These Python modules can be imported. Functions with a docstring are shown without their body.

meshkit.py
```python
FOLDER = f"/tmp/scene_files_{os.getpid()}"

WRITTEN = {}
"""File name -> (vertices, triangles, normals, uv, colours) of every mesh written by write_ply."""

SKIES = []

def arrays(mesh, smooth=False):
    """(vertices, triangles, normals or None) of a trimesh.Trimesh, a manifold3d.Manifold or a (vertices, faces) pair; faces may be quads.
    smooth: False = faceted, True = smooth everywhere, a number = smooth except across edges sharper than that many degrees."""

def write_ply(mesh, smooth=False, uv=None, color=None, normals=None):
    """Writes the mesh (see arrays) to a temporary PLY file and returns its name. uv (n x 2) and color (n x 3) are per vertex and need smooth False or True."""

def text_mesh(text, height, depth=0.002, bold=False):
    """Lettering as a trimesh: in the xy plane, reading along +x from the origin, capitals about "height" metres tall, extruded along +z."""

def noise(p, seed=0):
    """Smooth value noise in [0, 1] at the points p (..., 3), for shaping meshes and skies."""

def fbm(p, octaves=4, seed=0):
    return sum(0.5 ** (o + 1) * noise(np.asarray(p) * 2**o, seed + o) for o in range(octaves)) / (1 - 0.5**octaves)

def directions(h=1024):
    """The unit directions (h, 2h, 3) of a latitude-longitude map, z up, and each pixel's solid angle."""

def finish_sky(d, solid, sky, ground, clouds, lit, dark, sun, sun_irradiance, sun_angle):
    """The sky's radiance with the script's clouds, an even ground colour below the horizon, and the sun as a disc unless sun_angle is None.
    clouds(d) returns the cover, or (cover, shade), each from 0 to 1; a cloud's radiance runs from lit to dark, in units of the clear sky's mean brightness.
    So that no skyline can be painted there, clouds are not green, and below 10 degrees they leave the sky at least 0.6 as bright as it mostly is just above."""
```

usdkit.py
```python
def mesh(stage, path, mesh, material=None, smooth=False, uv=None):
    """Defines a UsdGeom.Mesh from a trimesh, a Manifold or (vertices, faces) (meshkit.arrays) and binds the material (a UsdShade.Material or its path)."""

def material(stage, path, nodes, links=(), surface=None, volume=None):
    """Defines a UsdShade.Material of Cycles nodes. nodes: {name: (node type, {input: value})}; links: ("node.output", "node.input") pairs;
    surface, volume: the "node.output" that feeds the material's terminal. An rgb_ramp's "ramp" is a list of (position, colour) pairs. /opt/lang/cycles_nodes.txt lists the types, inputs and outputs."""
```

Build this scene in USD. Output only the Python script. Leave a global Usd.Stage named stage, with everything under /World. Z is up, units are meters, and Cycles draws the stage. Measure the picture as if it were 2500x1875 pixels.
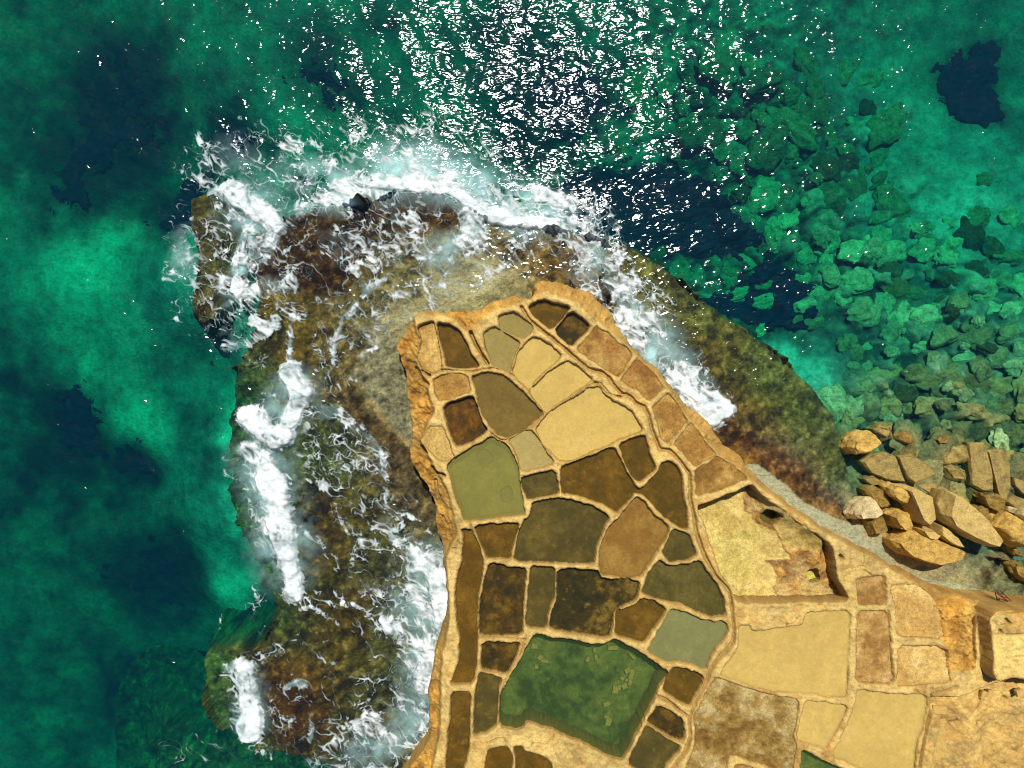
import math, numpy as np, trimesh, usdkit
from pxr import Usd, UsdGeom, UsdLux, UsdShade, Sdf, Gf, Vt
from PIL import Image, ImageDraw
from scipy import ndimage as ndi
from scipy.spatial import cKDTree
from shapely.geometry import Polygon

# ------------------------------------------------------------------ camera, sky, sun, exposure
stage = Usd.Stage.CreateInMemory()
UsdGeom.SetStageUpAxis(stage, "Z")
UsdGeom.SetStageMetersPerUnit(stage, 1.0)
world = UsdGeom.Xform.Define(stage, "/World")
stage.SetDefaultPrim(world.GetPrim())
CAM_H = 40.0
cam = UsdGeom.Camera.Define(stage, "/World/camera")
cam.AddTranslateOp().Set(Gf.Vec3d(0, 0, CAM_H))
cam.CreateHorizontalApertureAttr(36.0)
cam.CreateVerticalApertureAttr(27.0)
cam.CreateFocalLengthAttr(24.0)
cam.CreateClippingRangeAttr(Gf.Vec2f(0.1, 3000))
cam.CreateExposureAttr(0.12)
SUN_EL, SUN_AZ = math.radians(63.5), math.radians(3.0)
sun = UsdLux.DistantLight.Define(stage, "/World/sun")
sun.CreateIntensityAttr(1.25)
sun.CreateNormalizeAttr(True)
sun.CreateAngleAttr(0.53)
sun.CreateColorAttr(Gf.Vec3f(1.0, 0.98, 0.9))
sun.AddRotateZOp().Set(-math.degrees(SUN_AZ))
sun.AddRotateXOp().Set(-(90 - math.degrees(SUN_EL)))
sky = UsdLux.DomeLight.Define(stage, "/World/sky")
skym = usdkit.material(stage, "/World/Looks/sky", {
    "t": ("sky_texture", {"sky_type": "single_scattering", "sun_disc": False, "sun_elevation": SUN_EL, "sun_rotation": SUN_AZ}),
    "b": ("background_shader", {"strength": 0.06})}, [("t.color", "b.color")], surface="b.background")
UsdShade.MaterialBindingAPI.Apply(sky.GetPrim()).Bind(skym)
sky.GetPrim().SetCustomDataByKey("kind", "structure")
sky.GetPrim().SetCustomDataByKey("label", "clear blue daylight sky above the coast")

# ------------------------------------------------------------------ helpers
def lin(c):
    c = np.asarray(c, float) / 255.0
    return np.where(c <= 0.04045, c / 12.92, ((c + 0.055) / 1.055) ** 2.4)
SC = 60.0 / 2500
def W(p, z=0.0):
    """a point of the photograph (2500 x 1875) where it stands at height z"""
    p = np.asarray(p, float)
    f = SC * (CAM_H - z) / CAM_H
    return np.stack([(p[..., 0] - 1250) * f, (937.5 - p[..., 1]) * f], -1)
def crop(x0, y0, k):
    return lambda pts: [(x / k + x0, y / k + y0) for x, y in pts]
K6 = 2212 / 600
cA, cB, cC, cD = crop(950, 660, K6), crop(1450, 760, K6), crop(1000, 1060, K6), crop(1400, 1060, K6)
cE, cF, cG, cH = crop(1000, 1425, K6), crop(1400, 1425, K6), crop(1900, 1425, K6), crop(1900, 1000, K6)
cV = crop(0, 0, 2212 / 2500)
cS = crop(1800, 500, 3.16)
cN = lambda p: p
_G = {}
def vn(x, y, wl, seed):
    if seed not in _G:
        _G[seed] = np.random.default_rng(seed).random((128, 128))
    return (ndi.map_coordinates(_G[seed], [np.mod(y / wl, 128), np.mod(x / wl, 128)], order=3, mode="grid-wrap", prefilter=False) - 0.5) / 0.19
def fbm(x, y, wl, octaves=4, seed=0, gain=0.5):
    s, a, n = 0, 1.0, 0
    for o in range(octaves):
        s = s + a * vn(x + 13.1 * o, y - 7.7 * o, wl / 2 ** o, seed * 10 + o)
        n += a * a
        a *= gain
    return s / math.sqrt(n)
def sstep(a, b, x):
    t = np.clip((x - a) / (b - a), 0, 1)
    return t * t * (3 - 2 * t)
def chaikin(p, n=1):
    p = np.asarray(p, float)
    for _ in range(n):
        q = np.roll(p, -1, 0)
        p = np.stack([0.89 * p + 0.11 * q, 0.11 * p + 0.89 * q], 1).reshape(-1, 2)
    return p
def raster(polys, x0, y0, w, h, scale):
    """mask of polygons given in units of 1/scale cell"""
    im = Image.new("L", (w, h))
    d = ImageDraw.Draw(im)
    for p in polys:
        d.polygon([((x - x0) * scale, (y - y0) * scale) for x, y in p], fill=255)
    return np.asarray(im) > 127
def sdist(m):
    return ndi.distance_transform_edt(m) - ndi.distance_transform_edt(~m) + np.where(m, -0.5, 0.5)
_names = {}
def path(name, parent=None):
    base = parent.GetPath().pathString if parent else "/World"
    k = (base, name)
    _names[k] = _names.get(k, -1) + 1
    return base + "/" + (name if _names[k] == 0 else f"{name}_{_names[k]:03d}")
def tag(p, label=None, cat=None, group=None, kind=None):
    p = p.GetPrim() if hasattr(p, "GetPrim") else p
    for a, b in (("label", label), ("category", cat), ("group", group), ("kind", kind)):
        if b:
            p.SetCustomDataByKey(a, b)
    return p
def add(name, mesh, m, parent=None, smooth=True, col=None):
    o = usdkit.mesh(stage, path(name, parent), mesh, m, smooth=smooth)
    if col is not None:
        UsdGeom.PrimvarsAPI(o).CreatePrimvar("col", Sdf.ValueTypeNames.Color3fArray, "vertex").Set(Vt.Vec3fArray.FromNumpy(np.asarray(col, np.float32)))
    return o.GetPrim()
def thing(name, loc, label, cat, group=None):
    x = UsdGeom.Xform.Define(stage, path(name))
    x.AddTranslateOp().Set(Gf.Vec3d(*map(float, loc)))
    return tag(x, label, cat, group)
def grid_mesh(X, Y, Z, cells, col=None):
    """triangles of the marked cells (h-1, w-1) of a grid"""
    h, w = Z.shape
    idx = np.arange(h * w).reshape(h, w)
    a, b, c, d = idx[:-1, :-1][cells], idx[:-1, 1:][cells], idx[1:, 1:][cells], idx[1:, :-1][cells]
    flip = Y.flat[0] > Y.flat[-1]
    f = np.vstack([np.stack([a, d, c], 1), np.stack([a, c, b], 1)]) if flip else np.vstack([np.stack([a, b, c], 1), np.stack([a, c, d], 1)])
    used = np.zeros(h * w, bool)
    used[f.ravel()] = True
    new = np.cumsum(used) - 1
    v = np.stack([X.ravel()[used], Y.ravel()[used], Z.ravel()[used]], 1)
    return (v, new[f]), (col.reshape(-1, col.shape[-1])[used] if col is not None else None)

# ------------------------------------------------------------------ materials
def mat_rock(name, rough=0.85, grain=7.0, amount=0.3, bump=0.25, bdist=0.05, spec=0.3, color=None, fine=38.0, vary=0.0, speck=0.2):
    n = {"g": ("geometry", {}),
         "n1": ("noise_texture", {"scale": grain, "detail": 6.0, "roughness": 0.65}),
         "n2": ("noise_texture", {"scale": fine, "detail": 4.0, "roughness": 0.7}),
         "m": ("math", {"math_type": "multiply_add", "value2": 0.5}),
         "r": ("rgb_ramp", {"ramp": [(0.3, (1 - amount,) * 3), (0.5, (1.0,) * 3), (0.72, (1 + amount * 0.8,) * 3)]}),
         "r2": ("rgb_ramp", {"ramp": [(0.3, (1 - speck,) * 3), (0.5, (1.0,) * 3), (0.7, (1 + speck * 0.9,) * 3)]}),
         "mix": ("mix_color", {"blend_type": "multiply", "fac": 1.0, "use_clamp": False}),
         "mix2": ("mix_color", {"blend_type": "multiply", "fac": 1.0, "use_clamp": False}),
         "b": ("bump", {"strength": bump, "distance": bdist}),
         "p": ("principled_bsdf", {"roughness": rough, "specular_ior_level": spec})}
    l = [("g.position", "n1.vector"), ("g.position", "n2.vector"), ("n1.fac", "m.value3"), ("n2.fac", "m.value1"),
         ("n1.fac", "r.fac"), ("r.color", "mix.b"), ("n2.fac", "r2.fac"), ("mix.result", "mix2.a"), ("r2.color", "mix2.b"), ("mix2.result", "p.base_color"), ("m.value", "b.height"), ("b.normal", "p.normal")]
    if color is None:
        n["a"] = ("attribute", {"attribute": "col"})
        l.append(("a.color", "mix.a"))
    elif vary:
        n["oi"] = ("object_info", {})
        n["vr"] = ("rgb_ramp", {"ramp": [(0.0, tuple(np.array(color) * (1 - vary))), (0.5, tuple(color)), (1.0, tuple(np.clip(np.array(color) * (1 + vary), 0, 0.9)))]})
        l += [("oi.random", "vr.fac"), ("vr.color", "mix.a")]
    else:
        n["mix"][1]["a"] = tuple(color)
    return usdkit.material(stage, "/World/Looks/" + name, n, l, surface="p.BSDF")

def mat_brine(name, color, turb, tint=(1, 1, 1), wave=1.5):
    return usdkit.material(stage, "/World/Looks/" + name, {
        "g": ("geometry", {}),
        "n": ("noise_texture", {"scale": wave, "detail": 3.0}),
        "n2": ("noise_texture", {"scale": 0.5, "detail": 5.0, "roughness": 0.6}),
        "r": ("rgb_ramp", {"ramp": [(0.3, tuple(np.array(color) * 0.9)), (0.7, tuple(np.minimum(np.array(color) * 1.06, 0.9)))]}),
        "b": ("bump", {"strength": 0.08, "distance": 0.02}),
        "d": ("diffuse_bsdf", {}),
        "t": ("transparent_bsdf", {"color": tint}),
        "w": ("mix_closure", {"fac": turb}),
        "f": ("fresnel", {"IOR": 1.33}),
        "s": ("glossy_bsdf", {"color": (1, 1, 1), "roughness": 0.05}),
        "o": ("mix_closure", {})},
        [("g.position", "n.vector"), ("g.position", "n2.vector"), ("n2.fac", "r.fac"), ("r.color", "d.color"), ("n.fac", "b.height"), ("b.normal", "s.normal"),
         ("t.BSDF", "w.closure1"), ("d.BSDF", "w.closure2"), ("w.closure", "o.closure1"), ("s.BSDF", "o.closure2"), ("f.fac", "o.fac")], surface="o.closure")

M_head = mat_rock("weathered_limestone", rough=0.9, amount=0.2, bump=0.8, bdist=0.05, grain=6.0, fine=20.0, speck=0.34)
M_pan = mat_rock("pan_floor", rough=0.8, amount=0.3, bump=0.5, bdist=0.03, grain=5.0, fine=16.0, speck=0.45)
M_shelf = mat_rock("algae_covered_rock", rough=0.65, amount=0.35, bump=1.0, bdist=0.26, spec=0.3, grain=6.0, fine=17.0, speck=0.34)
M_bed = mat_rock("seabed", rough=1.0, amount=0.4, bump=0.8, bdist=0.2, grain=1.5, fine=5.0, speck=0.3, spec=0.0)
M_grass = mat_rock("seagrass", rough=1.0, amount=0.5, bump=0.6, bdist=0.1, grain=2.0, fine=8.0, color=(0.004, 0.014, 0.034), spec=0.0)
M_foam = usdkit.material(stage, "/World/Looks/foam", {
    "g": ("geometry", {}), "n": ("noise_texture", {"scale": 9.0, "detail": 6.0, "roughness": 0.7}),
    "r": ("rgb_ramp", {"ramp": [(0.3, (0.78, 0.84, 0.86)), (0.55, (1.0, 1.0, 1.0))]}),
    "a": ("attribute", {"attribute": "col"}), "x": ("mix_color", {"blend_type": "multiply", "fac": 1.0}),
    "cv": ("attribute", {"attribute": "cov"}), "cs": ("separate_color", {}), "tr": ("transparent_bsdf", {"color": (1, 1, 1)}), "mx": ("mix_closure", {}),
    "b": ("bump", {"strength": 0.8, "distance": 0.08}),
    "p": ("principled_bsdf", {"roughness": 0.8, "specular_ior_level": 0.2})},
    [("g.position", "n.vector"), ("n.fac", "r.fac"), ("a.color", "x.a"), ("r.color", "x.b"), ("x.result", "p.base_color"), ("n.fac", "b.height"), ("b.normal", "p.normal"),
     ("cv.color", "cs.color"), ("cs.r", "mx.fac"), ("tr.BSDF", "mx.closure1"), ("p.BSDF", "mx.closure2")], surface="mx.closure")
M_churn = usdkit.material(stage, "/World/Looks/churned_water", {
    "a": ("attribute", {"attribute": "col"}), "sx": ("separate_color", {}),
    "d": ("diffuse_bsdf", {"color": (0.38, 0.62, 0.62)}), "t": ("transparent_bsdf", {"color": (1, 1, 1)}), "m": ("mix_closure", {})},
    [("a.color", "sx.color"), ("sx.r", "m.fac"), ("t.BSDF", "m.closure1"), ("d.BSDF", "m.closure2")], surface="m.closure")
M_sea = usdkit.material(stage, "/World/Looks/sea_water", {
    "g": ("geometry", {}),
    "mp": ("mapping", {"rotation": (0, 0, 0.5), "scale": (1.0, 1.7, 1.0)}),
    "n1": ("noise_texture", {"scale": 2.0, "detail": 1.0, "roughness": 0.4, "distortion": 0.5}),
    "n2": ("noise_texture", {"scale": 4.0, "detail": 2.0, "roughness": 0.5}),
    "m": ("math", {"math_type": "multiply_add", "value2": 0.12}),
    "b": ("bump", {"strength": 1.0, "distance": 0.075}),
    "s": ("glossy_bsdf", {"color": (1, 1, 1), "roughness": 0.17, "distribution": "beckmann"}),
    "t": ("transparent_bsdf", {"color": (1, 1, 1)}),
    "f": ("fresnel", {"IOR": 1.36}), "o": ("mix_closure", {}),
    "v": ("volume_coefficients", {"scatter_coeffs": (0.0, 0.009, 0.024), "absorption_coeffs": (0.62, 0.070, 0.118)})},
    [("g.position", "mp.vector"), ("mp.vector", "n1.vector"), ("mp.vector", "n2.vector"), ("n2.fac", "m.value1"), ("n1.fac", "m.value3"), ("m.value", "b.height"),
     ("b.normal", "s.normal"), ("t.BSDF", "o.closure1"), ("s.BSDF", "o.closure2"), ("f.fac", "o.fac")], surface="o.closure", volume="v.volume")

# ------------------------------------------------------------------ headland: a plateau of soft stone with pans cut into it
ZP = 2.5
HX0, HY0, HW, HH = 900, 640, 880, 700           # grid origin in photo units, cells of two units
OUTLINE = [(1007, 768), (1028, 753), (1058, 757), (1080, 764), (1140, 755), (1186, 744), (1224, 728), (1251, 717), (1289, 728), (1302, 719), (1305, 695), (1330, 683), (1365, 686),
    (1408, 701), (1452, 717), (1477, 747), (1500, 779), (1518, 805), (1540, 835), (1564, 868), (1602, 893), (1624, 923), (1651, 955), (1683, 993), (1710, 1018), (1735, 1042), (1757, 1072),
    (1797, 1102), (1827, 1140), (1870, 1178), (1911, 1208), (1941, 1242), (1990, 1271), (2036, 1304), (2079, 1328), (2125, 1345), (2171, 1372), (2212, 1391), (2252, 1420), (2293, 1446),
    (2350, 1451), (2429, 1466), (2500, 1477), (2660, 1485), (2660, 2040), (900, 2040), (960, 1930), (1005, 1872), (1027, 1840), (1049, 1805), (1048, 1750), (1049, 1696), (1057, 1642), (1060, 1588),
    (1068, 1560), (1081, 1533), (1089, 1493), (1089, 1440), (1084, 1410), (1076, 1380), (1079, 1353), (1081, 1342), (1065, 1291), (1061, 1261), (1062, 1234), (1046, 1190), (1022, 1160), (1005, 1139),
    (1000, 1109), (997, 1090), (1004, 1067), (1003, 1025), (1000, 985), (991, 945), (982, 904), (972, 871), (958, 850), (966, 833), (999, 790)]
TOP = cA([(205, 400), (300, 345), (420, 360), (520, 420), (600, 450), (640, 500), (720, 560), (745, 500), (930, 380), (1130, 320), (1200, 290), (1300, 225), (1390, 205), (1560, 245), (1700, 300), (1760, 370), (1870, 450), (1990, 560), (2120, 660), (2210, 750)]) \
    + cB([(390, 410), (540, 545), (650, 680), (770, 845), (850, 985), (960, 1100), (1030, 1190), (1120, 1290), (1280, 1405), (1420, 1510), (1480, 1560)]) \
    + [(1905, 1222), (1945, 1256), (1992, 1285), (2040, 1316), (2082, 1342), (2130, 1362), (2175, 1390), (2215, 1412), (2260, 1445), (2285, 1500), (2300, 1560), (2300, 1640), (2340, 1640), (2384, 1640), (2384, 1486), (2500, 1490), (2660, 1498), (2660, 2040), (1005, 2040), (1060, 1880), (1075, 1800), (1078, 1700), (1082, 1600), (1090, 1560), (1100, 1520)] \
    + cC([(350, 1400), (330, 1250), (330, 1100), (380, 1000), (440, 900), (420, 760), (390, 620), (350, 520), (300, 420), (220, 300), (170, 200), (95, 60)]) \
    + cA([(290, 1540), (330, 1420), (420, 1260), (370, 1120), (340, 1030), (250, 890), (262, 800), (272, 690), (300, 655), (240, 520)])
ys, xs = np.mgrid[0:HH * 2, 0:HW * 2]
nx2, ny2 = HX0 + xs * 1.0, HY0 + ys * 1.0
def hmask(poly, smooth=1):
    """signed distance in photo units at full grid (one unit per cell), positive inside"""
    return ndi.gaussian_filter(sdist(raster([chaikin(poly, smooth)], HX0, HY0, HW * 2, HH * 2, 1.0)), 1.5)
sd_out = hmask(OUTLINE, 1)[::2, ::2]
sd_top = hmask(TOP, 1)[::2, ::2]
gx, gy = HX0 + 2.0 * np.arange(HW)[None, :] + np.zeros((HH, 1)), HY0 + 2.0 * np.arange(HH)[:, None] + np.zeros((1, HW))
wob = fbm(gx, gy, 40, 3, 3) * 3.0 + fbm(gx, gy, 9, 2, 4) * 1.3
sd_out = sd_out + wob
sd_top = sd_top + 0.6 * wob
rough = fbm(gx, gy, 26, 5, 5, 0.62)
# base level: flat top, crumbling rim outside it
right_side = sstep(1150, 1500, gx) * (1 - sstep(1600, 1900, gy) * 0)
left_side = 1 - sstep(1080, 1130, gx)
rimd = np.clip(-sd_top, 0, None) * 0.0225
width = np.clip((np.clip(-sd_top, 0, None) + np.clip(sd_out, 0, None)), 4, None)
frac = np.clip(-sd_top, 0, None) / width
drop = (0.25 + 1.15 * right_side * (1 - left_side) + 0.35 * left_side)
fade_se = 1 - sstep(2180, 2300, gx) * sstep(1420, 1470, gy)
base = ZP - frac ** 1.2 * drop * (0.5 + 0.5 * fade_se) - sstep(0, 6, -sd_top) * (0.10 + 0.22 * left_side)
rim = sstep(0, 5, -sd_top)
hz = base + rim * (rough * 0.12 + 0.06 * fbm(gx, gy, 9, 3, 12, 0.7)) + (1 - rim) * fbm(gx, gy, 60, 4, 6) * 0.018

PANS = []
def pan(c, pts, kind, label, depth=None, group=None, name="salt_pan", cat="salt pan"):
    PANS.append(dict(poly=c(pts), kind=kind, label=label, depth=depth, name=name, cat=cat))
# --- tip of the headland
pan(cA, [(255, 515), (395, 455), (412, 560), (450, 720), (475, 885), (390, 930), (300, 880), (268, 800), (278, 690), (302, 650)], "tan", "narrow dry tan salt pan at the headland's left tip, orange at its lower end")
pan(cA, [(445, 480), (540, 495), (620, 540), (660, 610), (700, 690), (740, 760), (785, 830), (800, 865), (690, 885), (520, 865), (510, 760), (480, 680), (455, 560)], "brown", "curved brown salt pan beside the narrow dry tan pan at the left tip", 0.42)
pan(cA, [(855, 570), (950, 510), (1010, 555), (1175, 650), (1120, 770), (1090, 910), (1010, 880), (940, 860), (910, 760), (880, 660)], "grey", "grey olive salt pan below the pentagonal one, left of the topmost cream pan")
pan(cA, [(995, 410), (1135, 385), (1290, 515), (1215, 615), (1000, 520)], "grey", "small five-sided grey olive salt pan near the top edge of the headland")
pan(cA, [(1265, 330), (1340, 280), (1400, 272), (1500, 300), (1610, 335), (1590, 390), (1465, 515), (1380, 460), (1310, 400)], "brown", "topmost dark olive salt pan at the tip of the headland", 0.42)
pan(cA, [(1640, 375), (1815, 490), (1740, 590), (1640, 680), (1500, 560)], "dark", "dark brown diamond-shaped salt pan beside the topmost pan", 0.42)
pan(cA, [(1870, 510), (1700, 710), (1800, 790), (1900, 850), (2060, 960), (2110, 900), (2195, 770), (2140, 700), (2060, 660), (1990, 590)], "damp", "damp tan pan with brown stain, first of the dry pans down the right edge", 0.1)
pan(cA, [(1310, 605), (1400, 640), (1470, 690), (1550, 775), (1430, 870), (1330, 970), (1265, 1060), (1190, 1000), (1120, 920), (1140, 830), (1180, 730), (1230, 660)], "cream", "rounded milky cream salt pan, topmost of the cream pans")
pan(cA, [(1610, 815), (1700, 880), (1840, 985), (1790, 1020), (1680, 1090), (1500, 1200), (1415, 1270), (1340, 1180), (1275, 1085), (1330, 1030), (1440, 930)], "cream", "middle one of the three stacked cream salt pans, pale tan brine")
pan(cA, [(1420, 1325), (1500, 1255), (1680, 1155), (1800, 1065), (1880, 1045), (1960, 1139), (2023, 1189), (2123, 1229), (2183, 1289), (2233, 1359), (2273, 1439), (2173, 1479), (2053, 1529), (1950, 1575), (1804, 1635), (1664, 1705), (1534, 1715), (1470, 1640), (1400, 1570), (1325, 1425)], "cream", "largest cream salt pan in the upper half of the headland")
pan(cA, [(750, 965), (820, 935), (910, 920), (1000, 940), (1100, 1000), (1180, 1080), (1260, 1170), (1380, 1290), (1290, 1380), (1180, 1450), (1060, 1505), (990, 1490), (940, 1430), (860, 1310), (810, 1190), (790, 1070)], "khaki", "large fan-shaped khaki brown salt pan left of the cream pans")
pan(cA, [(400, 990), (470, 945), (560, 925), (640, 930), (710, 960), (735, 1090), (600, 1140), (460, 1180), (420, 1100)], "tan", "dry tan pan above the orange-brown square pan near the left cliff", 0.12)
pan(cA, [(495, 1220), (745, 1135), (790, 1250), (810, 1330), (880, 1450), (620, 1595), (560, 1480), (530, 1380)], "rust", "orange-brown squarish salt pan with dark blotches near the left cliff", 0.40)
pan(cC, [(110, 60), (180, -50), (290, -70), (325, 10), (355, 95), (395, 215), (300, 240), (200, 170), (130, 90)], "tan", "dry tan ledge pan on the left cliff, left of the orange-brown pan", 0.1)
pan(cC, [(905, 65), (1000, 10), (1095, -35), (1130, 10), (1200, 130), (1300, 260), (1160, 300), (1060, 325), (1015, 320), (985, 200), (940, 110)], "greycream", "pale grey-cream salt pan below the largest cream pan, beside the green pool")
# --- middle
pan(cC, [(345, 300), (400, 240), (480, 195), (560, 140), (700, 60), (745, 30), (780, 60), (850, 85), (900, 170), (960, 280), (975, 420), (1000, 560), (1035, 700), (1030, 725), (900, 730), (700, 750), (510, 775), (470, 660), (420, 560), (390, 440)], "greenpool", "murky yellow-green deep pool by the left cliff with two sunken squares", 0.95)
pan(cC, [(1015, 390), (1315, 335), (1335, 535), (1070, 590), (1035, 510)], "olive", "small rectangular brown salt pan just right of the murky green pool", 0.34)
pan(cD, [(-105, 305), (0, 270), (365, 120), (410, 200), (470, 330), (550, 460), (600, 497), (640, 480), (700, 420), (770, 355), (790, 300), (800, 270), (860, 255), (920, 285), (970, 380), (975, 500), (1000, 650), (1025, 790), (1020, 845), (970, 845), (880, 790), (780, 700), (660, 570), (600, 535), (550, 530), (500, 590), (440, 650), (390, 705), (330, 660), (240, 610), (120, 570), (0, 545), (-95, 540)], "brown", "brown salt pan of two lobes joined by a gap between two wall corners")
pan(cD, [(415, 90), (640, 15), (660, 80), (690, 200), (745, 305), (600, 440), (530, 370), (470, 250)], "brown", "brown wedge-shaped salt pan pointing down, below the largest cream pan")
pan(cC, [(1115, 620), (1250, 600), (1390, 588), (1520, 615), (1650, 660), (1795, 738), (1720, 900), (1670, 1020), (1655, 1168), (1300, 1155), (950, 1140), (985, 940), (1030, 775), (1080, 770), (1095, 700)], "olive", "large dark olive salt pan with an arched top in the middle of the headland", 0.36)
pan(cC, [(590, 830), (975, 797), (970, 860), (930, 950), (905, 1125), (800, 1115), (700, 1115), (650, 1000)], "brown", "brown four-sided salt pan just below the murky green pool", 0.36)
pan(cC, [(475, 865), (550, 855), (580, 930), (625, 1020), (660, 1130), (655, 1230), (625, 1400), (602, 1520), (597, 1646), (605, 1846), (600, 2046), (560, 2251), (385, 2246), (410, 2176), (450, 2086), (460, 1986), (465, 1816), (440, 1676), (420, 1546), (425, 1400), (445, 1260), (485, 1130), (495, 1000), (485, 900)], "ochre", "very long narrow ochre pan running along the left cliff edge", 0.36)
pan(cC, [(735, 1170), (900, 1205), (1045, 1220), (1030, 1400), (1010, 1600), (1000, 1811), (640, 1816), (635, 1700), (650, 1480), (690, 1300)], "dark", "tall dark brown-green salt pan beside the long ochre pan", 0.38)
pan(cC, [(1100, 1195), (1295, 1210), (1300, 1350), (1300, 1480), (1260, 1560), (1235, 1650), (1220, 1750), (1060, 1735), (1065, 1600), (1080, 1400)], "olive", "narrow upright olive salt pan between the two dark mossy pans", 0.36)
pan(cC, [(1340, 1225), (1690, 1235), (1720, 1300), (1800, 1315), (1900, 1320), (2065, 1335), (2055, 1420), (2030, 1500), (1900, 1555), (1840, 1610), (1825, 1700), (1800, 1840), (1270, 1760), (1290, 1600), (1340, 1500)], "mossy", "large dark mossy salt pan with pale mottling above the deep green pool", 0.38)
pan(cD, [(575, 570), (640, 620), (700, 700), (855, 840), (830, 930), (700, 1120), (610, 1285), (400, 1285), (255, 1260), (240, 1150), (250, 1040), (290, 930), (340, 840), (440, 740)], "amber", "kite-shaped light brown salt pan with a rusty spot in the middle")
pan(cD, [(905, 865), (1050, 910), (1110, 1090), (990, 1135), (870, 1155), (800, 1070), (850, 980)], "olive", "small five-sided olive salt pan between the kite-shaped pan and the drain")
pan(cD, [(780, 1135), (830, 1180), (880, 1200), (960, 1180), (1040, 1180), (1145, 1150), (1180, 1220), (1260, 1330), (1340, 1460), (1365, 1630), (1250, 1640), (1150, 1610), (950, 1510), (880, 1515), (625, 1435), (650, 1340), (700, 1240)], "olivegrey", "large olive grey salt pan against the drain, below the small five-sided one")
pan(cF, [(620, 145), (720, 165), (840, 235), (760, 340), (630, 530), (500, 490), (380, 465), (395, 260), (520, 215), (580, 185)], "brown", "brown salt pan between the mossy pan and the pale grey-green pan")
pan(cF, [(895, 230), (990, 260), (1150, 340), (1280, 355), (1330, 345), (1380, 370), (1385, 430), (1330, 530), (1250, 630), (1185, 765), (1060, 720), (930, 690), (860, 705), (680, 610), (740, 500), (830, 340)], "greygreen", "pale grey-green salt pan to the right of the deep green pool")
pan(cF, [(905, 765), (1000, 770), (1110, 800), (1165, 850), (1150, 920), (1090, 1000), (1040, 1095), (940, 1040), (820, 975), (850, 850)], "brown", "small brown salt pan below the pale grey-green pan, beside the drain")
pan(cF, [(765, 1100), (870, 1160), (985, 1235), (990, 1415), (900, 1390), (800, 1330), (680, 1250)], "dark", "small dark brown salt pan, middle of the three right of the green pool", 0.34)
pan(cF, [(655, 1295), (740, 1350), (860, 1420), (965, 1470), (900, 1560), (820, 1660), (790, 1800), (600, 1800), (650, 1720), (500, 1615)], "olive", "olive brown salt pan at the bottom edge, right of the deep green pool's corner")
pan(cE, [(655, 535), (985, 545), (960, 640), (870, 805), (760, 790), (655, 775)], "dark", "small dark brown salt pan left of the deep green pool's upper corner", 0.34)
pan(cE, [(640, 810), (740, 830), (825, 860), (800, 950), (780, 1100), (775, 1275), (700, 1340), (585, 1375), (580, 1220), (605, 950)], "olive", "upright olive brown salt pan along the left side of the deep green pool", 0.34)
pan(cE, [(390, 975), (550, 980), (540, 1180), (530, 1380), (510, 1550), (480, 1659), (460, 1760), (320, 1800), (350, 1500), (375, 1250)], "brown", "long dark strip-shaped pan at the bottom left of the headland", 0.36)
pan(cE, [(725, 1500), (780, 1485), (870, 1490), (920, 1560), (915, 1740), (690, 1740), (705, 1590)], "ochre", "rounded ochre pan at the bottom edge below the deep green pool", 0.34)
pan(cE, [(945, 1490), (1010, 1470), (1040, 1530), (1130, 1545), (1230, 1580), (1270, 1659), (1280, 1740), (960, 1740), (970, 1590)], "brown", "ragged brown pan at the bottom edge, right of the rounded ochre pan", 0.34)
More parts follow.
